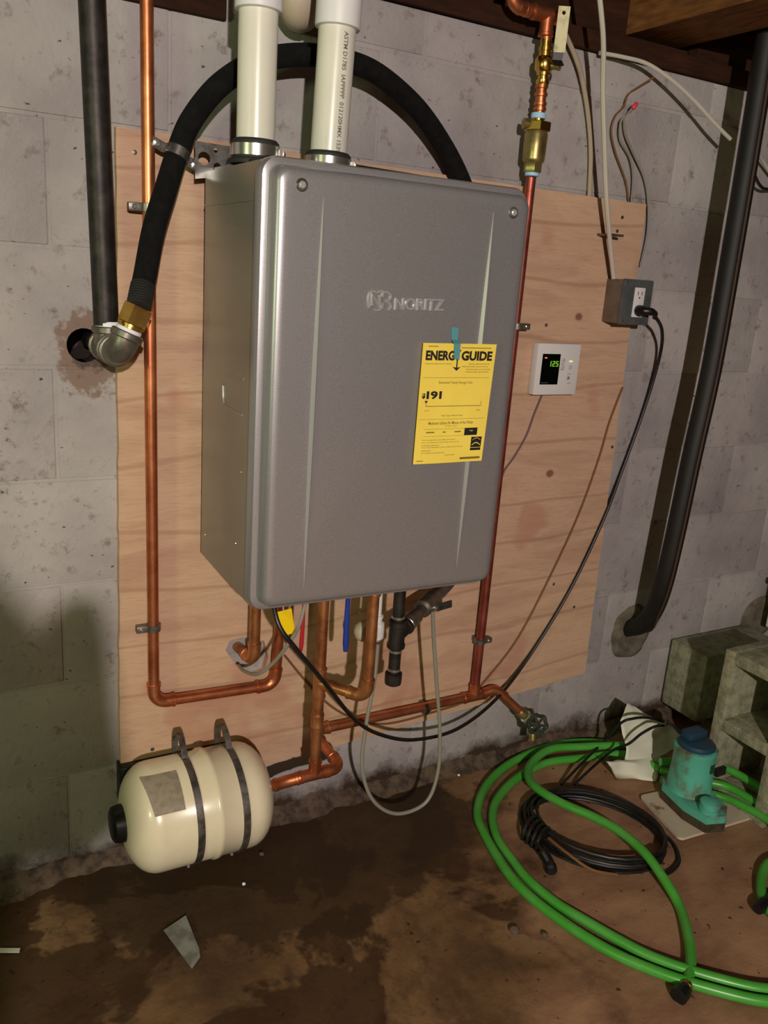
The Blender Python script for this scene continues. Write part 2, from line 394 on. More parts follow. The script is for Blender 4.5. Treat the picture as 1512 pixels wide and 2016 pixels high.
    M['cmu'] = mat('bare_concrete_block', (150, 150, 122), .9, 0, (120, 120, 96), 40, bump=.7, bs=150, dist=.004)
    M['valve_green'] = mat('dark_green_enamel', (34, 48, 40), .4, .2, (70, 72, 66), 60)
    M['debris'] = mat('rubble', (96, 80, 64), .9, 0, (60, 48, 38), 40, bump=.6, bs=90, dist=.004)
    M['grey_scrap'] = mat('grey_sheet_scrap', (140, 142, 130), .6, 0, (108, 108, 98), 30)
    M['cloth'] = mat('dark_jacket', (50, 52, 58), .9)
    M['patch'] = mat('patch_mortar', (112, 104, 88), .95, 0, (84, 78, 66), 26, bump=.8, bs=60, dist=.006)
    M['hole'] = mat('dark_cavity', (30, 24, 20), .95)
    M['conduit'] = mat('black_poly_pipe', (13, 13, 12), .6, 0, (22, 20, 17), 18)
build_materials()

# ------------------------------------------------------------------ setting
JZ, JX, BH, BW = 1.446978, 0.233847, .2032, .4064
XL, XR = -1.3, 3.3
def boolean_cut(me_obj, cutters):
    for cu in cutters:
        md = me_obj.modifiers.new('cut', 'BOOLEAN'); md.operation = 'DIFFERENCE'; md.object = cu; md.solver = 'EXACT'
    dg = bpy.context.evaluated_depsgraph_get(); dg.update()
    me = bpy.data.meshes.new_from_object(me_obj.evaluated_get(dg)); me_obj.modifiers.clear()
    me_obj.data = me
def cutter(mb):
    return part('cutter', mb, M['hole'], None, 0)

wall = struct(part('wall_back', MB().box((XL, .0018, -.1), (XR, .25, 1.731)), M['block'], None, 0))
gas_hole = W(166, 680)
hole_cut = cutter(MB().lathe(gas_hole + Vector((0, -.05, 0)), (0, 1, 0), [(0, .030), (.25, .030)], 20))
bmesh_cache = {}
def block_mesh(w, h):
    key = (round(w, 3), round(h, 3))
    if key not in bmesh_cache:
        bm = bmesh.new(); bmesh.ops.create_cube(bm, size=1)
        for v in bm.verts: v.co = Vector((v.co.x * w, (v.co.y + .5) * .05, v.co.z * h))
        fr = [e for e in bm.edges if all(v.co.y < .01 for v in e.verts)]
        bmesh.ops.bevel(bm, geom=fr, offset=.0016, segments=2, affect='EDGES', profile=.5)
        me = bpy.data.meshes.new('block'); bm.to_mesh(me); bm.free(); me.materials.append(M['block'])
        me.shade_smooth(); me.set_sharp_from_angle(angle=math.radians(50)); bmesh_cache[key] = me
    return bmesh_cache[key]
for k in range(-1, 8):
    z1 = JZ - k * BH - .003; z0 = z1 - BH + .006
    if k == -1: z1, z0 = 1.731, JZ + .004; z1 = JZ + BH - .004
    offx = JX + (BW / 2 if k % 2 else 0)
    n = -4
    while True:
        x0 = offx + n * BW + .003; x1 = x0 + BW - .006; n += 1
        if x1 < XL: continue
        if x0 > XR: break
        o = bpy.data.objects.new('block', block_mesh(x1 - x0, z1 - z0)); C.objects.link(o); o.parent = wall
        o.location = ((x0 + x1) / 2, random.uniform(-.001, .0008), (z0 + z1) / 2)
        if x0 < gas_hole.x < x1 and z0 < gas_hole.z < z1:
            boolean_cut(o, [hole_cut])
# solid cap course above the last full course, right of the old timber end
for n in range(0, 8):
    x0 = .535 + n * BW; x1 = x0 + BW - .008
    if x0 > XR: break
    o = bpy.data.objects.new('block', block_mesh(x1 - x0, .076)); C.objects.link(o); o.parent = wall
    o.location = ((x0 + x1) / 2, 0, 1.692)
boolean_cut(wall, [hole_cut])
for o in [wall] + [k for k in wall.children if k.data.users == 1]:
    o.data.materials.clear(); o.data.materials.append(M['block'])
    for f in o.data.polygons: f.material_index = 0
bpy.data.objects.remove(hole_cut)

# floor
bm = bmesh.new(); bmesh.ops.create_grid(bm, x_segments=110, y_segments=110, size=1)
for v in bm.verts:
    x = -1.3 + (v.co.x + 1) / 2 * 4.6; y = -4.4 + (v.co.y + 1) / 2 * 4.45
    v.co = Vector((x, y, .004 * (noise.noise(Vector((x * 3, y * 3, 0))) - .3) + .0015 * noise.noise(Vector((x * 14, y * 14, 3)))))
struct(part('floor', MB().bm(bm), M['floor'], None, 60))

# timber above the wall
struct(part('trim_1', MB().box((XL, -.012, 1.638), (.533, .14, 1.733), .004), M['dark_timber'], None))
struct(part('trim_2', MB().box((XL, -.012, 1.733), (XR, .14, 1.772), .003), M['dark_timber'], None))
struct(part('trim_3', MB().box((XL, .055, 1.772), (XR, .10, 2.06)), M['dark_timber'], None))
ceil = struct(part('ceiling', MB().box((XL, -4.4, 2.06), (XR, .10, 2.08)), M['timber'], None))
def joist(x, w, dxdy=0.0):
    m = MB(); z0, z1 = 1.80, 2.06
    q = [(x, .055, z0), (x + w, .055, z0), (x + w + 4.2 * dxdy, -4.3, z0), (x + 4.2 * dxdy, -4.3, z0)]
    m.quad_slab(q, (0, 0, z1 - z0)); return m
for x, w in ((-1.0, .05), (-.35, .05), (.36, .05), (1.50, .165), (2.2, .05), (2.75, .05)):
    part('joist', joist(x, w), M['timber'], ceil, 0)
part('header_board', MB().box((1.70, .02, 1.772), (2.19, .05, 1.86)), M['dark_timber'], ceil, 0)

# rubble and crumbled mortar along the foot of the wall
rub = MB(); nx = 260
vsx = []; fsx = []; ny = 7
for i in range(nx):
    x = -.2 + i * 3.2 / nx
    w = .05 + .045 * noise.noise(Vector((x * 5, 1, 0))) + .02 * noise.noise(Vector((x * 21, 4, 0)))
    h = .030 + .022 * noise.noise(Vector((x * 7, 9, 0))) + .014 * noise.noise(Vector((x * 33, 2, 0)))
    for j in range(ny):
        t = j / (ny - 1)
        zz = max(0, h) * (1 - t) ** 1.5 + .008 * noise.noise(Vector((x * 40, t * 5, 7))) * (1 - t) - .004 * t
        vsx.append((x, .004 - max(.02, w) * t, zz - .001))
for i in range(nx - 1):
    for j in range(ny - 1):
        a = i * ny + j; fsx.append((a, a + 1, a + ny + 1, a + ny))
rub.add(vsx, fsx)
o = part('crumbled_mortar', rub, M['debris'], None, 60); o['kind'] = 'stuff'; tag(o, 'crumbled mortar and soil heaped along the foot of the wall', 'rubble')

# plywood board
PY = -.0175
corners = [W(224, 251), W(1262, 403), W(1143, 1320), W(922, 1386), W(587, 1481), W(234, 1578)]
pl = []
for i, a in enumerate(corners):
    b = corners[(i + 1) % len(corners)]; n = max(2, int((b - a).length / .03))
    for k in range(n):
        q = a.lerp(b, k / n)
        if k: q += Vector((noise.noise(q * 25), 0, noise.noise(q * 25 + Vector((5, 5, 5))))) * .002
        q.y = -.0015; pl.append(q)
ply = part('plywood_board', MB().prism(pl, (0, PY + .0015, 0)), M['ply'], None, 0)
tag(ply, 'large square plywood backing board screwed to the block wall', 'board')
hp = [W(*q, PY) for q in ((452, 1262), (470, 1256), (492, 1254), (520, 1262), (528, 1292), (520, 1322), (497, 1330), (475, 1322), (455, 1296), (444, 1280))]
hp = [Vector((q.x, -.05, q.z)) for q in hp]
cu = cutter(MB().prism(hp, (0, .0485, 0)))
boolean_cut(ply, [cu]); bpy.data.objects.remove(cu)
ply.data.materials.clear(); ply.data.materials.append(M['ply'])
for u, v in ((1215, 455), (1225, 428), (1205, 880), (1130, 1195), (1075, 640), (265, 300), (300, 1475), (290, 905), (1090, 1150)):
    c = W(u, v, PY); m = MB().lathe(c + Vector((0, .001, 0)), (0, -1, 0), [(0, .0042), (.0017, .0042), (.0022, .0028)], 10)
    part('screw', m, M['dark_steel'], ply)

# ------------------------------------------------------------------ water heater
H0 = Vector((.4685, -.389, .688)); HW, HH, HD = .475, .704, .325
YAW = -math.atan2(.010, .4585)
ex = Vector((math.cos(YAW), math.sin(YAW), 0)); eo = Vector((math.sin(YAW), -math.cos(YAW), 0))   # eo points out of the front
def F(a, c, out=0.0): return H0 + ex * a + Vector((0, 0, c)) + eo * out
def Fpx(u, v):     # front-plane coordinates of a pixel
    d = ray(u, v); t = (H0 - CAM).dot(eo) / d.dot(eo); q = CAM + d * t - H0
    return q.dot(ex), q.z
heater = thing('water_heater', 'large silver-grey wall-hung tankless water heater on the plywood board', 'water heater', F(HW / 2, 0, -HD / 2))
def rrect(inset, R, n=6):
    out = []
    for cx, cz, a0 in ((HW - inset - R, inset + R, -PI / 2), (HW - inset - R, HH - inset - R, 0), (inset + R, HH - inset - R, PI / 2), (inset + R, inset + R, PI)):
        for k in range(n + 1):
            a = a0 + PI / 2 * k / n; out.append((cx + R * math.cos(a), cz + R * math.sin(a)))
    return out
prof = [(0.0, -.052, .026), (0.0, -.034, .026), (.0025, -.029, .0245), (.009, -.027, .021), (.0115, -.027, .020), (.0125, -.022, .0195),
        (.0135, -.010, .019), (.0165, -.0035, .018), (.022, -.0008, .016), (.030, 0.0, .013)]
m = MB(); loops = [[F(a, c, o) for a, c in rrect(i, R)] for i, o, R in prof]; nl = len(loops[0])
for L in loops: m.v += L
for i in range(len(loops) - 1):
    for k in range(nl):
        l = (k + 1) % nl; m.f.append((i * nl + k, i * nl + l, (i + 1) * nl + l, (i + 1) * nl + k))
m.f.append(tuple((len(loops) - 1) * nl + k for k in range(nl)))
m.f.append(tuple(range(nl))[::-1])
cover = part('front_cover', m, M['silver'], heater, 40)
# casing behind the cover
m = MB(); i = .006
q = [F(i, i, -.046), F(HW - i, i, -.046), F(HW - i, i, -HD), F(i, i, -HD)]
m.quad_slab(q, (0, 0, HH - 2 * i)); part('casing', m, M['panel'], heater, 20)
# folded seam near the casing top, stamped recess edge on its side
m = MB(); m.quad_slab([F(i - .0012, HH - .062, -.05), F(i - .0012, HH - .062, -HD + .001), F(i + .002, HH - .062, -HD + .001), F(i + .002, HH - .062, -.05)], (0, 0, .003)); part('seam', m, M['panel'], heater)
m = MB().tube(spline([F(i, .315, -.10), F(i, .315, -.185), F(i, .322, -.200), F(i, .345, -.205), F(i, .350, -.205)], 5), .0028, 8); part('grip_rim', m, M['panel'], heater)
m = MB().tube(spline([F(i, .373, -.10), F(i, .368, -.20)], 3), .0016, 8); part('grip_rim', m, M['panel'], heater)
for (d, c) in ((-.16, HH - .10), (-.14, HH - .20), (-.12, .09), (-.30, .05), (-.10, .22)):
    part('rivet', MB().lathe(F(i, c, d), -ex, [(0, .0022), (.001, .0018), (.0014, .0008)], 8), M['chrome'], heater)
# dark top plate
m = MB(); m.quad_slab([F(.02, HH - .004, -.06), F(HW - .02, HH - .004, -.06), F(HW - .02, HH - .004, -HD + .004), F(.02, HH - .004, -HD + .004)], (0, 0, .006)); part('top_plate', m, M['black_plastic'], heater)
# pressed ridges on the cover
def ridge(pt, pb, wmax):
    (a0, c0), (a1, c1) = Fpx(*pt), Fpx(*pb); m = MB(); n = 24; vs_ = []; am = (a0 + a1) / 2
    for k in range(n + 1):
        t = k / n; s_ = math.sin(PI * t) ** .8; w = wmax * s_ + .0004
        cc = c0 + (c1 - c0) * t; aa = a0 + (a1 - a0) * t
        vs_ += [F(aa - w, cc, -.0005), F(aa, cc, .0065 * s_ + .0004), F(aa + w, cc, -.0005)]
    fs = [(3 * k + j, 3 * k + j + 1, 3 * k + j + 4, 3 * k + j + 3) for k in range(n) for j in (0, 1)]
    return m.add(vs_, fs)
part('ridge', ridge((637, 388), (598, 1158), .0046), M['emboss_glint'], heater, 10)
part('ridge', ridge((972, 418), (899, 1115), .0046), M['emboss_glint'], heater, 10)
for u, v in ((594, 364), (1010, 419)):
    a, c = Fpx(u, v)
    s_ = part('screw', MB().lathe(F(a, c, -.001), eo, [(0, .0092), (.002, .0092), (.0032, .0078)], 20), M['dark_steel'], heater)
    part('washer', MB().lathe(F(a, c, .001), eo, [(0, .0056), (.0036, .0056), (.0046, .004)], 6), M['emboss_glint'], s_)
# embossed lettering and emblem
def on_front(vs2, out=.0012): return [F(v.x, v.y, out) for v in vs2]
def raised_text(txt, uL, vL, uR, vR, px_h, bold):
    a0, c0 = Fpx(uL, vL); a1, c1 = Fpx(uR, vR); _, ct = Fpx(uL, vL - px_h)
    vs2, fs = fit_text(txt, a0, a1, c0, ct, bold)
    # follow the slight slope of the baseline read from the photograph
    n = len(vs2); m = MB()
    for v in vs2: v.y += (c1 - c0) * (v.x - a0) / (a1 - a0)
    m.add(on_front(vs2, .0030) + on_front(vs2, -.0004), fs + [tuple(i_ + n for i_ in f[::-1]) for f in fs])
    # side walls round the letters
    from collections import Counter
    cnt = Counter()
    for f in fs:
        for i_ in range(len(f)): cnt[tuple(sorted((f[i_], f[(i_ + 1) % len(f)])))] += 1
    m.f += [(a, b, b + n, a + n) for (a, b), c in cnt.items() if c == 1]
    return m
part('lettering', raised_text('NORITZ', 776, 610, 872, 612, 24, .012), M['emboss_glint'], heater, 10)
def strip(pts, w, out=.0028):
    m = MB(); n = len(pts); P = [Vector((p[0], p[1], 0)) for p in pts]; vs_ = []
    for i_ in range(n):
        t = (P[min(i_ + 1, n - 1)] - P[max(i_ - 1, 0)]).normalized(); nn = Vector((-t.y, t.x, 0)) * w
        for q_, o_ in ((P[i_] - nn, -.0003), (P[i_] - nn * .6, out), (P[i_] + nn * .6, out), (P[i_] + nn, -.0003)): vs_.append(F(q_.x, q_.y, o_))
    return m.add(vs_, [(4 * k + j, 4 * k + j + 1, 4 * k + j + 5, 4 * k + j + 4) for k in range(n - 1) for j in range(3)])
em = MB()
for path in ([(732, 602), (732, 580), (747, 603), (747, 580)], ):
    s_ = strip([Fpx(*q) for q in path], .0022); em.add(s_.v, s_.f)
def cspl(path, n=6): return [(v.x, v.y) for v in spline([Vector(Fpx(*q) + (0,)) for q in path], n)]
for path in ([(726, 606), (725, 590), (728, 577), (735, 573), (741, 577)], [(742, 577), (748, 573), (754, 574), (752, 585)],
             [(755, 576), (762, 575), (769, 582), (766, 590), (760, 593), (766, 597), (769, 604), (763, 611)], [(733, 608), (742, 611), (751, 606), (752, 596)]):
    s_ = strip(cspl(path), .0016); em.add(s_.v, s_.f)
part('emblem', em, M['emboss_glint'], heater, 10)
# perforated wall bracket at the back
BY = -.064
def bracket(quad, holes, name):
    q = [W(*a, BY) for a in quad]; poly = q
    o = part(name, MB().prism(poly, (0, .0025, 0)), M['steel'], heater, 0)
    loc = rootloc(heater); cs = []
    for (u, v, r) in holes:
        c = W(u, v, BY); cs.append(cutter(MB().lathe(c + Vector((0, -.02, 0)), (0, 1, 0), [(0, r), (.04, r)], 14)))
    boolean_cut(o, cs)
    for c in cs: bpy.data.objects.remove(c)
    o.data.materials.clear(); o.data.materials.append(M['steel'])
    return o
bracket([(384, 277), (466, 290), (466, 345), (384, 352)], [(402, 312, .011), (428, 329, .007), (425, 296, .004)], 'wall_bracket')
q = [W(690, 322, BY), W(845, 347, BY), W(845, 372, BY), W(690, 350, BY)]
part('back_plate', MB().prism(q, (0, .003, 0)), M['black_plastic'], heater, 0)
part('bracket_arm', MB().box((H0.x + .07, BY, 1.33), (H0.x + HW - .06, PY, 1.36)), M['steel'], heater, 0)
part('bracket_arm', MB().box((H0.x + .07, BY, .74), (H0.x + HW - .06, PY, .77)), M['steel'], heater, 0)

# vent couplings (part of the heater) and the two vent pipes
VY = -.215; TZ = F(0, HH).z + .002
vents = [((509, 25), (503, 276), 28), ((664, 60), (647, 301), 62)]
VP = []
for i_, (t, b_, _) in enumerate(vents):
    pb = W(*b_, VY); pt = W(*t, VY)
    d = (pt - pb).normalized(); base = pb - d * ((pb.z - TZ) / d.z) + Vector((0, 0, 0)); VP.append((base, pt, d))
    cz = (pb.z - base.z) / d.z
    sl = part('vent_sleeve', MB().lathe(base - d * .004, d, [(0, .040), (.006, .040), (.009, .0365), (cz * .45, .0365), (cz * .5, .0385), (cz * .6, .0385), (cz, .0375), (cz + .004, .034)], 28), M['black_rubber'], heater)
    bz = cz - .026
    part('clamp_band', MB().lathe(base + d * bz, d, [(0, .0378), (.0005, .0392), (.0175, .0392), (.018, .0378)], 28), M['chrome'], sl)
    sc = base + d * (bz + .009) + Vector((.036, -.012, 0))
    part('clamp_screw', MB().lathe(sc - Vector((.004, .012, 0)), (.5, .8, 0), [(0, .0045), (.004, .0045), (.0042, .0065), (.02, .0065), (.021, .004)], 10), M['steel'], sl)
for i_, (base, pt, d) in enumerate(VP):
    cz = (W(*vents[i_][1], VY).z - base.z)
    v0 = base + d * (cz * .55); jt = W(vents[i_][0][0], vents[i_][2] - 4, VY); L = (jt - v0).length
    nm = ('white plastic vent pipe rising from the heater, the plain one without print', 'white plastic vent pipe rising from the heater, with printed lettering down its side')[i_]
    r = thing('vent_pipe', nm, 'pipe', v0, 'vent pipes above the heater')
    part('pipe', MB().tube([v0, v0 + d * ((2.058 - v0.z) / d.z)], .0302, 32), M['pvc'], r)
    part('coupling', MB().lathe(v0 + d * L, d, [(0, .0305), (.0015, .0358), (.004, .0364), (.095, .0364), (.098, .0355), (.100, .0305)], 32), M['pvc_fit'], r)
    if i_ == 1:
        th0 = math.atan2((CAM - v0).y, (CAM - v0).x) + math.radians(30); vs2, fs = text_geo('ASTM D1785  IAPPPPP  012120HMX 1539', 1.0, .014)
        x1 = max(v.x for v in vs2); sc_ = (L - .02) / x1
        n1 = Vector((math.cos(th0), math.sin(th0), 0)); n2 = Vector((0, 0, 1)).cross(n1)
        out = []
        for v in vs2:
            a = -(v.y - .35) * .0105 / .0302; out.append(v0 + d * (L - .008 - v.x * sc_) + (n1 * math.cos(a) - n2 * math.sin(a)) * .0306)
        part('print', MB().add(out, fs), M['grey_ink'], r, 0)

# ------------------------------------------------------------------ label and tape on the front
def front_pt(u, v, out): a, c = Fpx(u, v); return F(a, c, out)
LQ = [(828, 674), (972, 677), (943, 905), (808, 912)]
q = [front_pt(*k, .0090) for k in LQ]
lab = thing('energy_label', 'yellow energy guide sheet with black print taped to the heater front', 'label', bilin(q, .5, 1))
sheet = MB(); n = 8; vs_ = []
def LP(s, t, o=0.0):
    p_ = bilin(q, s, t); return p_ + eo * (o + .0012 * math.sin(s * 5) * t)
for jj in range(n + 1):
    for ii in range(n + 1): vs_.append(LP(ii / n, jj / n))
N2 = (n + 1) ** 2
vs2_ = [v - eo * .0006 for v in vs_]
fs = [(jj * (n + 1) + ii, jj * (n + 1) + ii + 1, (jj + 1) * (n + 1) + ii + 1, (jj + 1) * (n + 1) + ii) for jj in range(n) for ii in range(n)]
sheet.add(vs_, fs); sheet.add(vs2_, [f[::-1] for f in fs])
part('sheet', sheet, M['yellow_paper'], lab, 60)
def ltext(txt, s0, s1, t0, t1, bold=0.0, mt='ink', name='print', space=1.0):
    vs2, fs = fit_text(txt, s0, s1, 1 - t1, 1 - t0, bold, space)
    return part(name, MB().add([LP(v.x, 1 - v.y, .0005) for v in vs2], fs), M[mt], lab, 0)
def lbox(s0, s1, t0, t1, mt='ink', name='print', o=.0004):
    k = max(1, int((s1 - s0) / .12)); m = MB(); v_ = []
    for i_ in range(k + 1):
        s_ = s0 + (s1 - s0) * i_ / k; v_ += [LP(s_, t0, o), LP(s_, t1, o)]
    return part(name, m.add(v_, [(2 * i_, 2 * i_ + 2, 2 * i_ + 3, 2 * i_ + 1) for i_ in range(k)]), M[mt], lab, 0)
ltext('ENERG', .045, .435, .058, .138, .045, name='headline'); ltext('Y', .425, .515, .050, .138, .045, name='headline'); ltext('GUIDE', .525, .955, .058, .138, .045, name='headline')
lbox(.466, .482, .13, .20, name='arrow'); 
part('arrow', MB().add([LP(.415, .188, .0005), LP(.474, .197, .0005), LP(.53, .188, .0005), LP(.474, .222, .0005)], [(0, 3, 1), (1, 3, 2)]), M['ink'], lab, 0)
for s0, s1, t in ((.07, .2, .022), (.52, .93, .030)): lbox(s0, s1, t, t + .006, 'olive_ink')
for s0, s1, t in ((.05, .40, .158), (.64, .93, .158), (.55, .91, .180), (.61, .95, .203), (.61, .93, .224)): ltext('Federal law prohibits removal of this label', s0, s1, t, t + .014, .0, 'olive_ink')
for t in (.277, .622): lbox(.03, .95, t, t + .0025, 'olive_ink', 'rule')
ltext('Estimated Yearly Energy Cost', .25, .72, .306, .334, 0, 'olive_ink')
ltext('$', .04, .085, .405, .452, .05, name='price'); ltext('191', .10, .305, .388, .455, .04, name='price', space=.9)
part('pointer', MB().add([LP(.08, .468, .0005), LP(.125, .468, .0005), LP(.103, .492, .0005)], [(0, 2, 1)]), M['ink'], lab, 0)
lbox(.10, .88, .512, .516, name='scale_line'); lbox(.10, .105, .49, .515, 'olive_ink', 'scale_line'); lbox(.876, .881, .475, .515, 'olive_ink', 'scale_line')
ltext('$191', .095, .15, .545, .556, 0, 'olive_ink'); ltext('$205', .825, .88, .548, .559, 0, 'olive_ink')
ltext('Fuel Type: Natural Gas', .33, .63, .586, .604, 0, 'olive_ink')
ltext('Maximum Gallons Per Minute of Hot Water', .16, .80, .642, .668, .004, 'olive_ink'); ltext('(77F rise)', .40, .56, .678, .69, 0, 'olive_ink')
for t in (.706, .766): lbox(.10, .69, t, t + .002, 'olive_ink', 'rule')
for s_, w in ((.14, .11), (.37, .04), (.54, .09)): lbox(s_, s_ + w, .728, .738, 'olive_ink')
lbox(.685, .875, .704, .768, 'ink', 'black_panel'); ltext('High', .76, .81, .722, .736, .004, 'yellow_paper', 'white_print')
for s1, t in ((.56, .792), (.62, .813), (.33, .838), (.68, .855), (.22, .882), (.42, .902)): ltext('Your cost depends on your utility rates and use', .09, s1, t, t + .013, 0, 'olive_ink')
lbox(.80, .955, .784, .876, 'ink', 'star_panel'); lbox(.80, .955, .880, .902, 'ink', 'star_panel')
m = MB(); pts = [(.82 + .115 * k / 8, .81 - .018 * math.sin(PI * k / 8)) for k in range(9)]; v_ = []
for s_, t_ in pts: v_ += [LP(s_, t_, .0007), LP(s_, t_ + .004, .0007)]
part('star_arc', m.add(v_, [(2 * k, 2 * k + 2, 2 * k + 3, 2 * k + 1) for k in range(8)]), M['yellow_paper'], lab, 0)
m = MB(); v_ = []
for k in range(9): s_ = .815 + .125 * k / 8; tt = .853 - .022 * math.sin(PI * k / 8); v_ += [LP(s_, tt, .0007), LP(s_, tt + .006 + .004 * (k % 2), .0007)]
part('star_arc', m.add(v_, [(2 * k, 2 * k + 2, 2 * k + 3, 2 * k + 1) for k in range(8)]), M['yellow_paper'], lab, 0)
ltext('ftc.gov/energy', .43, .57, .925, .937, 0, 'olive_ink'); lbox(.66, .96, .958, .976, 'olive_ink', 'print'); lbox(.04, .13, .972, .978, 'olive_ink')
tm = MB(); tv = []
for (u0, v0, u1, v1, o_) in ((888, 644, 902, 645, .0010), (887.4, 668, 900, 669, .0016), (887, 675, 899.4, 676, .0114), (886, 705, 897, 706, .0118)):
    tv += [front_pt(u0, v0, o_), front_pt(u1, v1, o_), front_pt(u1, v1, o_ + .0004), front_pt(u0, v0, o_ + .0004)]
tm.add(tv, [(4 * k + j, 4 * k + (j + 1) % 4, 4 * k + 4 + (j + 1) % 4, 4 * k + 4 + j) for k in range(3) for j in range(4)] + [(0, 1, 2, 3), (15, 14, 13, 12)])
solo('painter_tape', tm, M['blue_tape'], 'strip of translucent blue tape holding up the yellow energy sheet', 'tape', smooth=0)

# ------------------------------------------------------------------ gas line, left
gp = thing('gas_pipe', 'thick black iron gas pipe coming down beside the plywood board', 'pipe', W(212, 690, -.075))
t0, t1 = W(178, -60, -.075), W(209, 640, -.075)
t0 = t1 + (t0 - t1) * ((2.058 - t1.z) / (t0.z - t1.z))
part('riser', MB().tube([t0, t1], .0205, 24), M['iron'], gp)
tc = W(214, 684, -.075)
m = MB().tube([tc + Vector((0, 0, .028)), tc], .0245, 24); collar(m, tc + Vector((0, 0, .030)), (0, 0, 1), .0275, .012)
ay = Vector((.0, -1, 0))
m.tube([tc - ay * .034, tc + ay * .034], .0245, 24); collar(m, tc - ay * .034, ay, .0275, .012); collar(m, tc + ay * .034, ay, .0275, .012)
part('tee', m, M['malleable'], gp)
part('thread_tape', MB().lathe(tc + Vector((0, 0, .033)), (0, 0, 1), [(0, .021), (.001, .0222), (.008, .0224), (.011, .0208)], 24), M['tape_white'], gp)
part('wall_nipple', MB().tube([tc - ay * .03, Vector((tc.x - .004, .06, tc.z))], .0165, 20), M['iron'], gp)
ec = tc + ay * .082
up = (W(263, 628, ec.y - .002) - ec).normalized()
part('thread_tape', MB().lathe(tc + ay * .039, ay, [(0, .0205), (.001, .0222), (.008, .0222), (.009, .0205)], 24), M['tape_white'], gp)
part('thread_tape', MB().lathe(ec + up * .034, up, [(0, .0195), (.001, .0208), (.008, .0208), (.009, .0195)], 24), M['tape_white'], gp)
ar = arc(ec, ec - ay * .06, ec + up * .06, .026, 10)
m = MB().tube([ar[0] - ay * .006] + ar + [ar[-1] + up * .005], .0235, 24)
collar(m, ar[0] - ay * .006, ay, .0268, .012); collar(m, ar[-1] + up * .005, up, .0268, .012); part('elbow', m, M['malleable'], gp)

hs = thing('gas_hose', 'black sleeved flexible gas hose arching over the heater', 'hose', ec + up * .05)
ft = ec + up * .041
part('adapter', MB().lathe(ft, up, [(0, .0195), (.005, .0195), (.0055, .0222), (.009, .0222), (.0095, .0195), (.010, .0195)], 20), M['brass'], hs)
part('hex_nut', MB().lathe(ft + up * .0095, up, [(0, .0225), (.001, .0235), (.029, .0235), (.031, .022)], 6, .3), M['brass'], hs)
rb = ft + up * .039
path = [rb, W(285, 545, -.135), W(303, 450, -.11), W(329, 365, -.085), W(349, 302, -.065), W(376, 238, -.07), W(430, 170, -.075), W(500, 124, -.075), W(560, 110, -.075), W(622, 109, -.075),
        W(690, 122, -.075), W(750, 150, -.07), W(820, 212, -.06), W(872, 285, -.048), W(908, 355, -.042)]
tail = [W(928, 420, -.041), W(930, 520, -.040), W(915, 800, -.040), W(900, 1020, -.042), W(880, 1148, -.056)]
pts = spline(path + tail, 10)
part('sleeve', MB().tube(pts[8:], .0188, 18), M['foam'], hs)
m = MB(); nrib = 9
dd = (pts[8] - pts[0]); Lr = dd.length
prof_ = []
for k in range(nrib):
    prof_ += [(Lr * k / nrib, .0160), (Lr * (k + .25) / nrib, .0200), (Lr * (k + .6) / nrib, .0200), (Lr * (k + .85) / nrib, .0160)]
part('ribbed_end', m.lathe(pts[0], dd, prof_, 18), M['black_rubber'], hs)
# strap holding the hose against the board
sc = path[4]; sd = (path[5] - path[3]).normalized()
st = thing('pipe_strap', 'galvanised strap clamping the black gas hose to the board', 'strap', sc)
side = sd.cross(Vector((0, -1, 0))).normalized(); outv = side.cross(sd).normalized()
if outv.y > 0: outv = -outv
ring = [sc + (side * math.cos(a) + outv * math.sin(a)) * .0205 for a in [PI * k / 12 for k in range(13)]]
def ribbon(path_, wv, w, th=.0015):
    m = MB(); n_ = len(path_); v_ = []
    for i_, p_ in enumerate(path_):
        t_ = (path_[min(i_ + 1, n_ - 1)] - path_[max(i_ - 1, 0)]).normalized(); nn = t_.cross(wv).normalized() * th
        v_ += [p_ - wv * w, p_ + wv * w, p_ + wv * w + nn, p_ - wv * w + nn]
    fs_ = [(4 * k + j, 4 * k + (j + 1) % 4, 4 * k + 4 + (j + 1) % 4, 4 * k + 4 + j) for k in range(n_ - 1) for j in range(4)]
    fs_ += [(0, 1, 2, 3), tuple(4 * (n_ - 1) + j for j in (3, 2, 1, 0))]
    return m.add(v_, fs_)
e0, e1 = ring[0] + Vector((0, .012, 0)), ring[-1] + Vector((0, .012, 0))
part('band', ribbon([e0] + ring + [e1], sd, .008), M['steel'], st)
for e_, s_ in ((e0, side), (e1, -side)):
    part('ear', ribbon([e_, e_ + s_ * .010, e_ + s_ * .024], sd, .0085), M['steel'], st)
    part('bolt', MB().lathe(e_ + s_ * .015 + Vector((0, .0, 0)), (0, -1, 0), [(-.045, .003), (.002, .003), (.0022, .006), (.006, .006), (.007, .003)], 6), M['chrome'], st)

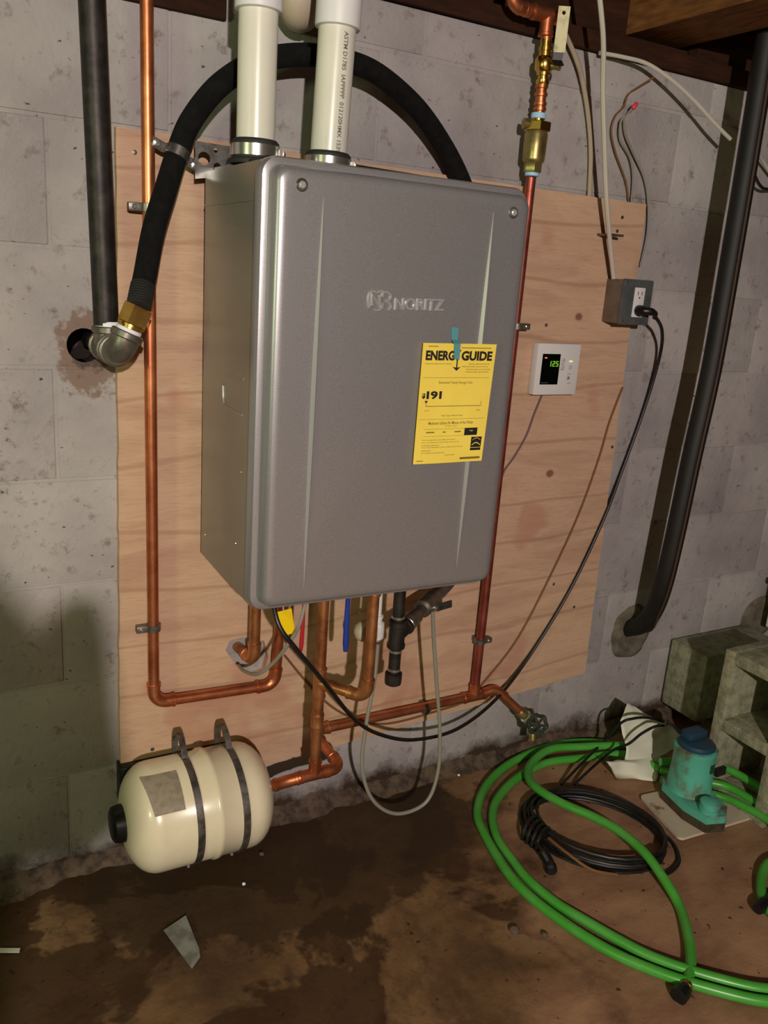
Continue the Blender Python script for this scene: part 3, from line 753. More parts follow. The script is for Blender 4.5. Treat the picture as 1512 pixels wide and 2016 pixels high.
# ------------------------------------------------------------------ copper water lines
CR = .0112; CY = -.043
lw = thing('copper_pipe', 'copper water pipe clamped down the side of the board beside the gas hose', 'pipe', W(300, 1385, CY))
a = W(288, -60, CY); b = W(303, 1383, CY); a = b + (a - b) * ((2.058 - b.z) / (a.z - b.z)); c = W(541, 1348, CY); c2 = W(547, 1340, CY)
vt = Vector((c.x, c.y - .035, .698))
run(lw, [a, b, c, vt], CR, M['copper'])
def pipe_clamp(u, v, y, d, label, right=-1):
    c_ = W(u, v, y); r = thing('pipe_clamp', label, 'clamp', c_, 'pipe clamps on the board')
    d = Vector(d).normalized(); m = MB()
    m.lathe(c_ - d * .007, d, [(0, .0128), (.0007, .0142), (.0133, .0142), (.014, .0128)], 18); part('ring', m, M['dark_steel'], r)
    s_ = Vector((right, 0, 0)) if abs(d.z) > .5 else Vector((0, 0, right))
    part('ear', MB().box(c_ + Vector((min(0, right * .034), -.007, -.007)), c_ + Vector((max(0, right * .034), .007, .007)), .002), M['dark_steel'], r)
    part('screw', MB().lathe(c_ + Vector((right * .024, -.006, 0)), (0, -1, 0), [(0, .0045), (.002, .0045), (.003, .003)], 10), M['chrome'], r)
    part('stand', MB().box((c_.x - .006, c_.y, c_.z - .006), (c_.x + .006, PY, c_.z + .006)), M['dark_steel'], r, 0)
pipe_clamp(291, 409, CY, (0, 0, 1), 'small dark clamp holding the copper pipe just below the gas hose')
pipe_clamp(302, 1235, CY, (0, 0, 1), 'small dark clamp holding the copper pipe above its bottom elbow')

# short copper outlet turning back through the hole in the board
SY = -.088
so = thing('copper_drop', 'short copper pipe turning back into the ragged hole in the board', 'pipe', W(500, 1310, SY))
pa = W(500, 1200, SY); pb = W(500, 1302, SY); pa.x = pb.x
pa.z = .698
run(so, [pa, pb, Vector((pb.x - .006, .035, pb.z - .006))], CR, M['aged_copper'])
coupling(so, pa + Vector((0, 0, -.026)), (0, 0, 1), CR, M['aged_copper'])

# centre riser, side branch and return
MY = -.19
cp = thing('copper_manifold', 'copper pipes with tees hanging under the heater and running to the cream tank', 'pipe', W(620, 1520, MY))
top = W(634, 1195, MY); bot = W(622, 1523, MY); bx = (top.x + bot.x) / 2; top.x = bot.x = bx; top.z = .698
tj = Vector((bx, MY, W(638, 1342, MY).z))
part('pipe', MB().tube([top, bot], CR, 16), M['aged_copper'], cp)
brd = Vector((.62, -.78, -.06)).normalized()
tee(cp, tj, (0, 0, 1), brd, CR, M['aged_copper'])
e1 = tj + brd * .105
# upright of the branch
run(cp, [tj + brd * .02, e1, Vector((e1.x, e1.y, .698))], CR, M['aged_copper'])
coupling(cp, Vector((e1.x, e1.y, .672)), (0, 0, 1), CR, M['aged_copper'], .024)
coupling(cp, tj - Vector((0, 0, .085)), (0, 0, 1), CR, M['aged_copper'], .016)
coupling(cp, Vector((bx, MY, .664)), (0, 0, 1), CR, M['brass'], .022, 'adapter', 1.3)
# bottom tee and line to the tank
tee(cp, bot, (1, 0, 0), (0, 0, 1), CR, M['copper'])
HY = CY
hx = W(648, 1437, HY)
rt = W(934, 1366, HY); hx.z = rt.z = (hx.z + rt.z) / 2
ce = Vector((hx.x, MY, bot.z))
cc = Vector((bot.x + .062, MY, bot.z))
he = Vector((cc.x, HY, hx.z))
run(cp, [bot, cc, he, Vector((rt.x, HY, he.z))], CR, M['copper'])
cpl = Vector((rt.x, HY, he.z))
# right hand riser and its tee
rr = thing('copper_riser', 'dull red copper riser between the heater and the wall thermostat', 'pipe', cpl)
rtop = W(1046, 345, HY)
tee(rr, cpl, (1, 0, 0), (0, 0, 1), CR, M['copper'])
part('pipe', MB().tube([cpl + Vector((0, 0, .02)), rtop], CR * .98, 16), M['red_copper'], rr)
sa = cpl + Vector((.062, -.004, .012)); sb_ = W(1028, 1404, -.075)
run(rr, [cpl + Vector((.02, 0, 0)), sa, sb_], CR, M['copper'], .02)
pipe_clamp(1017, 642, HY, (0, 0, 1), 'small dark clamp on the red copper riser level with the thermostat top', 1)
pipe_clamp(944, 1262, HY, (0, 0, 1), 'small dark clamp low on the red copper riser above its tee', 1)
# boss drooping from the horizontal run with a short hanger
hc = W(838, 1398, HY)
part('hanger', MB().lathe(Vector((hc.x, HY, he.z + .004)), (0, 0, -1), [(0, .014), (.012, .014), (.022, .008), (.026, .004)], 12), M['dark_steel'], cp)
part('hanger_stand', MB().box((hc.x - .006, HY, he.z - .006), (hc.x + .006, -.001, he.z + .006)), M['dark_steel'], cp, 0)
bd = (sb_ - sa).normalized()
sp_ = thing('hose_bibb', 'brass garden tap with dark wheel handle at the end of the copper pipe', 'tap', sb_)
part('body', MB().lathe(sb_ - bd * .012, bd, [(0, .013), (.004, .0145), (.018, .0145), (.02, .012), (.034, .012), (.036, .0155), (.060, .0155), (.064, .010), (.078, .008)], 16), M['dull_brass'], sp_)
part('seal', MB().lathe(sb_ + bd * .012, bd, [(0, .012), (.001, .0158), (.006, .0158), (.007, .012)], 16), M['tape_white'], sp_)
sv = sb_ + bd * .040
part('spout', MB().tube(spline([sv, sv + Vector((-.004, -.012, -.022)), sv + Vector((-.006, -.018, -.042))], 5), [.010] * 10 + [.012], 14), M['dull_brass'], sp_)
hcn = W(1058, 1426, -.128); hd = Vector((-.35, -.9, .25)).normalized()
part('stem', MB().tube([sb_ + bd * .05, hcn], .005, 10), M['dull_brass'], sp_)
n1 = hd.orthogonal().normalized(); n2 = hd.cross(n1)
ringp = [hcn + (n1 * math.cos(a) + n2 * math.sin(a)) * (.0235 + .0022 * math.cos(6 * a)) for a in [2 * PI * k / 36 for k in range(36)]]
wh = part('wheel', MB().tube(ringp, .0048, 8, True), M['valve_green'], sp_)
for k in range(3):
    a = PI * k / 3; v_ = (n1 * math.cos(a) + n2 * math.sin(a)) * .023
    part('spoke', MB().tube([hcn - v_, hcn + v_], .0034, 8), M['valve_green'], wh)
part('hub', MB().lathe(hcn - hd * .004, hd, [(0, .007), (.006, .007), (.009, .004)], 12), M['valve_green'], wh)

# ------------------------------------------------------------------ pressure valve stack on the right riser
sx = lambda u, v, y=-.055: W(u, v, y)
reg = thing('pressure_regulator', 'brass pressure regulator with hex nut on the red copper riser', 'valve', sx(1046, 348))
A = sx(1046, 352); B = sx(1061, 222); dR = (B - A).normalized(); LR = (B - A).length
tz = lambda v: LR * (352 - v) / 130.0
def seg_(name, v0, v1, r, mt, seg=20, root=reg, prof=None):
    a_ = A + dR * tz(v0); h = tz(v1) - tz(v0)
    pr = prof or [(0, r * .94), (h * .08, r), (h * .92, r), (h, r * .94)]
    return part(name, MB().lathe(a_, dR, pr, seg, .35), M[mt], root)
seg_('ring', 347, 339, .0150, 'tape_blue'); seg_('hex_collar', 340, 319, .0195, 'dull_brass', 6)
h_ = tz(258) - tz(321); seg_('body', 321, 258, .024, 'dull_brass', 28, reg, [(0, .019), (h_ * .06, .0225), (h_ * .12, .0232), (h_ * .9, .0245), (h_, .022)])
seg_('hex_nut', 259, 240, .0285, 'brass', 6); seg_('neck', 241, 233, .013, 'brass'); seg_('ring', 234, 223, .0155, 'tape_blue')
part('side_screw', MB().lathe(A + dR * tz(247) - Vector((.02, 0, 0)), (-1, .25, 0), [(0, .011), (.014, .011), (.015, .009)], 12), M['dull_brass'], reg)
us = thing('copper_stub', 'short ringed copper pipe joining the regulator to the lever valve', 'pipe', B)
C0 = sx(1062, 222); C1 = sx(1067, 165); d2 = (C1 - C0).normalized()
part('pipe', MB().tube([C0, C1], CR, 16), M['copper'], us)
for t in (.12, .30, .62, .9): part('bead', MB().lathe(C0.lerp(C1, t) - d2 * .004, d2, [(0, CR), (.001, CR * 1.2), (.007, CR * 1.2), (.008, CR)], 16), M['copper'], us)
bv = thing('ball_valve', 'brass ball valve with a cream sleeved lever below the ceiling timber', 'valve', sx(1068, 165))
V0 = sx(1068, 168); V1 = sx(1075, 78); d3 = (V1 - V0).normalized(); L3 = (V1 - V0).length
part('body', MB().lathe(V0, d3, [(0, .012), (L3 * .04, .014), (L3 * .12, .014), (L3 * .13, .011), (L3 * .20, .011), (L3 * .21, .0138), (L3 * .28, .0138), (L3 * .30, .0155), (L3 * .36, .019), (L3 * .55, .019), (L3 * .62, .0155), (L3 * .64, .012), (L3 * .74, .012), (L3 * .75, .0135), (L3 * .84, .0135), (L3 * .85, .011), (L3, .011)], 20), M['brass'], bv)
hv = V0 + d3 * (L3 * .42)
part('stem', MB().lathe(hv, Vector((.5, -.8, 0)), [(0, .008), (.028, .008), (.029, .010), (.034, .010), (.035, .005)], 12), M['dull_brass'], bv)
k0 = hv + Vector((.014, -.025, 0)); k1 = W(1097, 118, -.095); k2 = W(1112, 12, -.100); k15 = W(1101, 103, -.096)
wv = Vector((.85, -.52, 0)).normalized()
lev = part('lever', ribbon([k0, k0.lerp(k1, .5) + Vector((.002, -.004, -.006)), k1, k15], wv, .0095, .003), M['black_plastic'], bv)
slv = part('sleeve', ribbon([k15, k15.lerp(k2, .3), k15.lerp(k2, .7), k15.lerp(k2, .97), k2], wv, .0115, .006), M['cream_vinyl'], bv)
hn = wv.cross(k2 - k15).normalized()
hcu = cutter(MB().lathe(k15.lerp(k2, .86) - hn * .03, hn, [(0, .0038), (.06, .0038)], 12))
boolean_cut(slv, [hcu]); bpy.data.objects.remove(hcu)
slv.data.materials.clear(); slv.data.materials.append(M['cream_vinyl'])
for f in slv.data.polygons: f.material_index = 0
tc_ = thing('ceiling_pipe', 'tarnished copper pipe with a tee under the dark ceiling timber', 'pipe', sx(1076, 34))
T0 = sx(1078, 30); 
part('pipe', MB().tube([sx(1075, 82), T0], CR, 16), M['copper'], tc_)
for v in (70, 55): part('bead', MB().lathe(sx(1076, v), d3, [(0, CR), (.001, CR * 1.22), (.009, CR * 1.22), (.01, CR)], 16), M['copper'], tc_)
tee(tc_, T0, (1, 0, 0), (0, 0, -1), CR * 1.1, M['copper'], .036)
run(tc_, [T0 - Vector((.02, 0, 0)), T0 - Vector((.095, 0, 0)), T0 + Vector((-.095, .0, .20))], CR, M['copper'])
part('plug', MB().lathe(T0 + Vector((.036, 0, 0)), (1, 0, 0), [(0, CR), (.006, CR), (.008, CR * .6)], 16), M['copper'], tc_)
coupling(tc_, T0 - Vector((.060, 0, 0)), (1, 0, 0), CR, M['copper'], .016)
part('stand', MB().box((T0.x - .004, T0.y, T0.z - .004), (T0.x + .004, -.012, T0.z + .004)), M['dark_steel'], tc_, 0)

# ------------------------------------------------------------------ valves and bits under the heater
HB = .694      # underside of the casing
UY = -.235
def drop(u, v, y=UY): return W(u, v, y)
gl = thing('gas_drip_leg', 'black iron drip leg with capped end below the heater', 'pipe', drop(775, 1345, -.25))
DY = -.25
g0 = W(786, 1165, DY); g1 = W(775, 1346, DY); gx = (g0.x + g1.x) / 2; g0.x = g1.x = gx; g0.z = HB
zq = lambda v: W(780, v, DY).z
part('nipple', MB().tube([g0, Vector((gx, DY, zq(1322)))], .0122, 18), M['iron'], gl)
zt = (zq(1222) + zq(1275)) / 2; ht = abs(zq(1222) - zq(1275)) / 2
m = MB().lathe(Vector((gx, DY, zt - ht)), (0, 0, 1), [(0, .0165), (.002, .0185), (.010, .0185), (.012, .0165), (2 * ht - .012, .0165), (2 * ht - .010, .0185), (2 * ht - .002, .0185), (2 * ht, .0165)], 20)
bdir = (W(816, 1210, -.225) - Vector((gx, DY, zt + .006))).normalized()
m.tube([Vector((gx, DY, zt - .002)), Vector((gx, DY, zt - .002)) + bdir * .034], .0155, 18); tend = Vector((gx, DY, zt - .002)) + bdir * .034
collar(m, tend, bdir, .0180, .010); part('tee', m, M['iron'], gl)
part('cap', MB().lathe(Vector((gx, DY, zq(1346))), (0, 0, 1), [(0, .012), (.003, .0168), (.012, .0175), (.026, .0175), (.028, .013)], 20), M['iron'], gl)
for v in (1283, 1218, 1319): part('thread', MB().lathe(Vector((gx, DY, zq(v))), (0, 0, 1), [(0, .0123), (.001, .0132), (.005, .0132), (.006, .0123)], 18), M['chrome'], gl)
gv = thing('gas_valve', 'dull gas shut-off valve joining the black hose to the drip leg', 'valve', tend)
hend = pts[-1]
gd = (hend - tend); gL = gd.length
part('body', MB().lathe(tend, gd, [(0, .0150), (.004, .0165), (gL * .2, .0165), (gL * .22, .013), (gL * .34, .013), (gL * .36, .0195), (gL * .62, .0195), (gL * .66, .015), (gL * .8, .0175), (gL * 1.02, .0175)], 18), M['malleable'], gv)
part('thread', MB().lathe(tend - gd.normalized() * .001, gd, [(0, .0155), (.001, .0172), (.005, .0172), (.006, .0155)], 18), M['chrome'], gv)
vb = tend + gd * .5
part('lever', ribbon([vb + Vector((0, -.02, 0)), W(858, 1197, -.14), W(888, 1188, -.13)], Vector((0, .2, 1)).normalized(), .008, .003), M['steel'], gv)
part('stem', MB().lathe(vb, (.1, -1, -.1), [(0, .007), (.026, .007), (.030, .004)], 10), M['chrome'], gv)

def lever_valve(name, label, top, bottom, y, mt, w=.0055):
    a_ = W(*top, y); b_ = W(*bottom, y); r = thing(name, label, 'valve', a_)
    a_.z = min(a_.z, HB - .012)
    part('body', MB().lathe(Vector((a_.x, a_.y + .02, HB)), (0, 0, -1), [(0, .011), (.008, .011), (.009, .014), (.024, .014), (.025, .010), (.032, .010)], 16), M['brass'], r)
    part('stem', MB().tube([Vector((a_.x, a_.y + .02, HB - .016)), Vector((a_.x, a_.y - .004, HB - .016))], .005, 10), M['dull_brass'], r)
    part('handle', MB().tube([Vector((a_.x, a_.y, HB - .014)), a_.lerp(b_, .3), a_.lerp(b_, .8), b_], [w * .7, w, w * 1.1, w * .8], 10), M[mt], r)
lever_valve('isolation_valve', 'small valve with a hanging blue lever under the heater', (683, 1208), (680, 1282), -.255, 'blue_plastic')
lever_valve('isolation_valve', 'small valve with a thin hanging red lever beside the yellow tag', (597, 1222), (592, 1282), -.24, 'red_plastic', .004)
tg = [W(542, 1206, -.285), W(574, 1198, -.285), W(581, 1246, -.280), (W(558, 1252, -.280))]
tgc = thing('warning_tag', 'bright yellow tag hanging under the heater beside the grey wire', 'tag', tg[3])
part('card', MB().quad_slab(tg, (0, .0008, 0)), M['yellow_tag'], tgc, 0)
part('string', MB().tube([(tg[0] + tg[1]) / 2 - Vector((0, 0, .003)), Vector(((tg[0].x + tg[1].x) / 2, -.28, HB))], .0012, 6), M['cable_white'], tgc)
# white relief bulb
rb_ = thing('relief_valve', 'white plastic bulb with a beige side chamber behind the copper branch', 'valve', W(740, 1262, -.21))
c_ = W(741, 1245, -.205); hz_ = HB - c_.z
part('bulb', MB().lathe(c_ - Vector((0, 0, .020)), (0, 0, 1), [(0, .004), (.003, .010), (.010, .0155), (.030, .0160), (.042, .0150), (.045, .010), (.052, .010), (.053, .012), (.058, .012), (.059, .008), (hz_ + .02, .007)], 20), M['white_plastic'], rb_)
part('chamber', MB().lathe(c_ + Vector((-.006, 0, .006)), (-1, .1, 0), [(0, .022), (.018, .0225), (.030, .0205), (.039, .014), (.043, .003)], 20), M['pvc_old'], rb_)
for (u, r_, mt, nm) in ((640, .015, 'yellow_tag', 'yellow_seal'), ):
    c_ = Vector((bx, MY, HB)); part(nm, MB().lathe(c_, (0, 0, -1), [(0, .012), (.001, r_), (.010, r_), (.011, .012)], 16), M[mt], cp)
for u, y in ((560, -.22), (665, -.22), (598, -.18), (725, -.20), (815, -.22)):
    a_, _ = Fpx(u, 1190); c_ = Vector((H0.x + (u - 500) / 452 * HW, y, HB))
    part('bottom_fitting', MB().lathe(c_ + Vector((0, 0, .003)), (0, 0, -1), [(0, .012), (.008, .012), (.009, .009), (.018, .009), (.019, .004)], 12), M['steel'], heater)

# ------------------------------------------------------------------ expansion tank
TR, TY = .106, -.150
tl = W(229, 1610, TY); tr = W(531, 1560, TY); tzc = W(386, 1597, TY - .02).z
TL_ = tr.x - tl.x - .022; tx0 = tl.x + .012
tank = thing('expansion_tank', 'cream enamelled expansion tank strapped sideways low on the wall', 'tank', (tx0 + TL_ / 2, TY, tzc - TR))
tcn = Vector((tx0, TY, tzc)); X = Vector((1, 0, 0))
pr = []
for k in range(9): a = PI / 2 * k / 8; pr.append((.055 * (1 - math.cos(a)), TR * (.30 + .70 * math.sin(a))))
md = TL_ * .56
pr += [(md - .008, TR), (md - .004, TR + .0035), (md + .004, TR + .0035), (md + .008, TR)]
for k in range(9): a = PI / 2 * (8 - k) / 8; pr.append((TL_ - .055 * (1 - math.cos(a)), TR * (.22 + .78 * math.sin(a))))
part('shell', MB().lathe(tcn, X, pr, 48), M['tank'], tank, 50)
part('end_cap', MB().lathe(tcn + X * .004, -X, [(0, .036), (.012, .036), (.022, .034), (.026, .028)], 24), M['black_plastic'], tank)
part('port', MB().lathe(tcn + X * (TL_ - .004), X, [(0, .018), (.008, .018), (.009, .013), (.016, .013)], 16), M['tape_blue'], tank)
def band_on(x, w, ang0, ang1, r, n_=40):
    return [Vector((x, TY + r * math.cos(a), tzc + r * math.sin(a))) for a in [ang0 + (ang1 - ang0) * k / n_ for k in range(n_ + 1)]]
fy = TY - TR
for u, v in ((398, 1600), (489, 1565)):
    x_ = W(u, v, fy).x
    pth = band_on(x_, .01, math.radians(70), math.radians(360 + 30), TR + .0012)
    s_ = part('strap', ribbon(pth, X, .0070, .0012), M['dark_steel'], tank)
    p0 = pth[0]; 
    lr = lambda t: TR + .002 + .040 * math.sin(PI * t)
    lp = [Vector((x_, TY + lr(t) * math.cos(math.radians(88 - 42 * t)), tzc + lr(t) * math.sin(math.radians(88 - 42 * t)))) for t in [k / 14 for k in range(15)]]
    part('loop', ribbon(lp, X, .0060, .0012), M['dark_steel'], s_)
    part('bolt', MB().lathe(Vector((x_, TY - .02, tzc - TR - .001)), (0, -.2, -1), [(0, .006), (.008, .006), (.009, .004), (.016, .004)], 6), M['chrome'], s_)
part('mounting_rail', MB().box((tx0 + .02, -.038, tzc - .045), (tx0 + TL_ - .03, -.001, tzc + .045), .003), M['black_plastic'], tank)
# paper label on the shell
v_ = []; n_ = 12; fs_ = []
xa, xb = W(303, 1530, fy).x, W(372, 1530, fy).x
for k in range(n_ + 1):
    a = math.radians(102 + 44 * k / n_)
    for x_ in (xa + .012 * (k / n_ - .5), xb): v_.append(Vector((x_, TY + (TR + .0008) * math.cos(a), tzc + (TR + .0008) * math.sin(a))))
for k in range(n_): fs_.append((2 * k, 2 * k + 1, 2 * k + 3, 2 * k + 2))
part('paper_label', MB().add(v_, fs_), M['tank_label'], tank)
# connection from manifold to the tank
tp0 = tcn + X * (TL_ + .008); lv = Vector((bot.x - .03, MY, bot.z))
run(cp, [Vector((bot.x - .02, MY, bot.z)), Vector((bot.x - .045, MY, bot.z)).lerp(tp0, .35), tp0], CR, M['copper'], .012)

# ------------------------------------------------------------------ thermostat
tq = [W(*k, -.041) for k in ((1061, 675), (1146, 678), (1133, 778), (1050, 778))]
th = thing('wall_controller', 'white wall controller with a dark display reading 125 in green', 'thermostat', bilin(tq, .5, 1))
x0, x1 = (tq[0].x + tq[3].x) / 2, (tq[1].x + tq[2].x) / 2; z1, z0 = (tq[0].z + tq[1].z) / 2, (tq[2].z + tq[3].z) / 2
part('case', MB().box((x0, -.041, z0), (x1, PY, z1), .004), M['white_plastic'], th)
TQ = [Vector((x0, -.0412, z1)), Vector((x1, -.0412, z1)), Vector((x1, -.0412, z0)), Vector((x0, -.0412, z0))]
def tpt(s, t, o=0.0): return bilin(TQ, s, t) - Vector((0, o, 0))
def tbox(s0, s1, t0, t1, o, mt, name, root=th): return part(name, MB().quad_slab([tpt(s0, t0, o), tpt(s1, t0, o), tpt(s1, t1, o), tpt(s0, t1, o)], (0, .001 + o, 0)), M[mt], root, 0)
scr = tbox(.115, .525, .20, .79, .0006, 'screen', 'display')
def seven(ch, s0, w, t0, h):
    S = {'1': 'bc', '2': 'abged', '5': 'afgcd'}[ch]; th_ = .016; g = {'a': (s0, s0 + w, t0, t0 + th_), 'g': (s0, s0 + w, t0 + h / 2 - th_ / 2, t0 + h / 2 + th_ / 2), 'd': (s0, s0 + w, t0 + h - th_, t0 + h),
        'f': (s0, s0 + th_, t0, t0 + h / 2), 'b': (s0 + w - th_, s0 + w, t0, t0 + h / 2), 'e': (s0, s0 + th_, t0 + h / 2, t0 + h), 'c': (s0 + w - th_, s0 + w, t0 + h / 2, t0 + h)}
    m = MB()
    for c_ in S:
        a0, a1, b0, b1 = g[c_]; m.quad_slab([tpt(a0, b0, .0012), tpt(a1, b0, .0012), tpt(a1, b1, .0012), tpt(a0, b1, .0012)], (0, .0005, 0))
    part('digit', m, M['digit'], scr, 0)
seven('1', .275, .05, .335, .105); seven('2', .355, .055, .335, .105); seven('5', .435, .055, .335, .105)
tbox(.165, .215, .265, .287, .0012, 'led_red', 'indicator', scr); tbox(.13, .30, .752, .760, .0012, 'grey_ink', 'status_line', scr)
for s_, t_ in ((.60, .32), (.60, .45), (.78, .45), (.76, .66)): part('button', MB().lathe(tpt(s_, t_, 0), (0, -1, 0), [(0, .0055), (.0012, .0055), (.0018, .0045)], 14), M['button'], th)
part('button_mark', MB().lathe(tpt(.76, .66, .0015), (0, -1, 0), [(0, .003), (.0008, .003)], 10), M['grey_ink'], th)
tbox(.75, .82, .325, .345, .0008, 'led_green', 'lamp')
for s_, t_ in ((.55, .385), (.55, .50), (.74, .58), (.76, .76)): tbox(s_, s_ + .08, t_, t_ + .008, .0004, 'grey_ink', 'print')

# ------------------------------------------------------------------ outlet box
oq = [W(*k, -.075) for k in ((1229, 550), (1287, 551), (1274, 640), (1215, 639))]
ox0, ox1 = (oq[0].x + oq[3].x) / 2, (oq[1].x + oq[2].x) / 2; oz1, oz0 = (oq[0].z + oq[1].z) / 2, (oq[2].z + oq[3].z) / 2
ob = thing('outlet_box', 'steel surface-mounted electrical outlet box at the edge of the board', 'outlet', ((ox0 + ox1) / 2, PY, oz0))
part('box', MB().box((ox0 + .002, -.071, oz0 + .002), (ox1 - .002, PY, oz1 - .002), .002), M['box_steel'], ob)
part('cover_plate', MB().box((ox0, -.078, oz0), (ox1, -.071, oz1), .0032), M['plate'], ob)
mx = (ox0 + ox1) / 2 + .004; mz = (oz0 + oz1) / 2
part('receptacle', MB().box((mx - .0165, -.081, mz - .034), (mx + .0165, -.078, mz + .034), .0015), M['white_plastic'], ob)
for s_ in (-1, 1):
    for dx_ in (-.006, .006): part('slot', MB().box((mx + dx_ - .001, -.0813, mz + s_ * .017), (mx + dx_ + .001, -.0809, mz + s_ * .017 + .008)), M['ink'], ob, 0)
    part('slot', MB().lathe((mx, -.0809, mz + s_ * .017 - .006), (0, -1, 0), [(0, .0022), (.0005, .0022)], 10), M['ink'], ob)
    part('screw', MB().lathe(((ox0 + ox1) / 2 + .004, -.078, mz + s_ * .044), (0, -1, 0), [(0, .0035), (.001, .0035), (.0016, .002)], 10), M['chrome'], ob)
    part('plate_ear', MB().lathe((ox0 + .009, -.078, mz + s_ * .044), (0, -1, 0), [(0, .005), (.0012, .005), (.002, .003)], 10), M['chrome'], ob)
pc = Vector((mx + .001, -.081, mz - .018))
cord = thing('power_cord', 'black power cord plugged into the outlet and sagging to the heater', 'cord', pc)
part('plug', MB().lathe(pc, Vector((.0, -1, 0)), [(0, .0125), (.004, .013), (.012, .0125), (.022, .0085), (.024, .007)], 16).tube(spline([pc + Vector((0, -.018, 0)), pc + Vector((.012, -.026, .0)), pc + Vector((.030, -.024, -.004)), pc + Vector((.040, -.018, -.014))], 5), [.009] * 8 + [.0075] * 4 + [.006] * 4, 12), M['black_plastic'], cord)
cpts = [pc + Vector((.037, -.020, -.010)), W(1303, 650, -.07), W(1299, 700, -.03), W(1270, 800, -.012), W(1225, 925, -.012), W(1185, 1030, -.026), W(1120, 1165, -.026), W(1040, 1295, -.032), W(975, 1378, -.066), W(900, 1435, -.11), W(820, 1456, -.16), W(755, 1448, -.2), W(700, 1418, -.25), W(640, 1345, -.30), W(585, 1280, -.32), W(548, 1228, -.31), W(531, 1200, -.27)]
cpts[-1].z = HB
part('cable', MB().tube(spline(cpts, 8), .0042, 10), M['cord_black'], cord)

# ------------------------------------------------------------------ loose cables
def cable(name, label, pts_, r, mt, cat='cable', n_=7, group=None):
    P_ = [W(*q) for q in pts_]
    o = solo(name, MB().tube(spline(P_, n_), r, 8), M[mt], label, cat, group=group); return o
cable('white_cable', 'white cable dropping from the ceiling to the outlet box', [(1172, -70, -.13), (1183, 20, -.13), (1188, 90, -.12), (1187, 180, -.10), (1190, 290, -.085), (1194, 390, -.07), (1201, 480, -.055), (1208, 548, -.045)], .0054, 'cable_white')
part('staple', MB().box(W(1198, 463, -.05) - Vector((.0055, .012, .0012)), W(1198, 463, PY) + Vector((.0055, .001, .0012))), M['dark_steel'], ply, 0)
cable('house_cable', 'grey-white cable tucked down behind the top edge of the board', [(1098, 42, -.03), (1118, 78, -.022), (1142, 140, -.018), (1157, 220, -.014), (1163, 300, -.012), (1160, 392, -.011)], .0052, 'cable_tan')
cable('house_cable', 'white cable slanting along the ceiling timber towards the black pipe', [(1180, 104, -.02), (1225, 112, -.03), (1275, 126, -.045), (1325, 160, -.06), (1370, 202, -.07), (1410, 246, -.08), (1438, 274, -.085)], .0045, 'cable_white')
cable('bell_wire', 'thin dark twisted wire with its red tip lying against the wall', [(1288, 152, -.03), (1262, 168, -.02), (1238, 185, -.012), (1228, 210, -.012), (1212, 228, -.012), (1204, 258, -.012), (1212, 300, -.012), (1232, 358, -.008), (1238, 404, -.007)], .0021, 'cable_brown')
cable('bell_wire', 'thin grey wire looping from the pink cap behind the board', [(1246, 212, -.03), (1236, 224, -.024), (1222, 240, -.018), (1222, 275, -.016), (1240, 310, -.014), (1246, 350, -.012), (1242, 402, -.008)], .0024, 'cable_grey')
cable('bell_wire', 'thin wire curling past the upper corner of the board', [(1230, 228, -.02), (1232, 262, -.018), (1246, 300, -.014), (1268, 350, -.012), (1276, 400, -.012), (1274, 460, -.012), (1260, 525, -.008)], .0024, 'cable_grey')
pk = W(1252, 205, -.034); solo('wire_cap', MB().lathe(W(1245, 214, -.032), pk - W(1245, 214, -.032) + Vector((.004, 0, .004)), [(0, .004), (.003, .0055), (.014, .0048), (.017, .003)], 12), M['pink_plastic'], 'small pink wire cap on the thin wires below the ceiling', 'cap')
cable('controller_wire', 'mauve wire running down from the white controller', [(1068, 776, -.022), (1052, 815, -.022), (1036, 858, -.0215), (1012, 900, -.0215), (994, 925, -.022), (985, 950, -.024)], .0022, 'cable_purple')
cable('brown_wire', 'brown wire stapled across the lower right of the board', [(1226, 762, -.0205), (1200, 830, -.0205), (1178, 905, -.0205), (1140, 1010, -.0205), (1090, 1120, -.0205), (1020, 1255, -.0205), (955, 1340, -.0205), (920, 1378, -.0205), (860, 1400, -.0205), (760, 1425, -.0205), (690, 1412, -.0205), (630, 1372, -.0205), (560, 1290, -.0205)], .0026, 'cable_brown')
P_ = [W(*q) for q in [(852, 1204, -.20), (854, 1260, -.20), (860, 1350, -.20), (866, 1440, -.20), (862, 1520, -.20), (838, 1580, -.20), (782, 1602, -.20), (735, 1576, -.20), (713, 1510, -.20), (722, 1420, -.20), (737, 1340, -.20), (744, 1268, -.20)]]
solo('drain_tube', MB().tube(spline(P_, 8), .0042, 10), M['cable_grey'], 'thin grey tube hanging in a long loop almost to the floor', 'tube')
P_ = [W(*q) for q in [(606, 1190, -.30), (590, 1228, -.30), (566, 1270, -.28), (538, 1305, -.24), (508, 1327, -.20), (482, 1322, -.12), (470, 1310, -.05)]]; P_[0].z = HB
solo('sensor_wire', MB().tube(spline(P_, 7), .0036, 8), M['cable_grey'], 'pale grey wire curving from the heater into the hole in the board', 'wire')

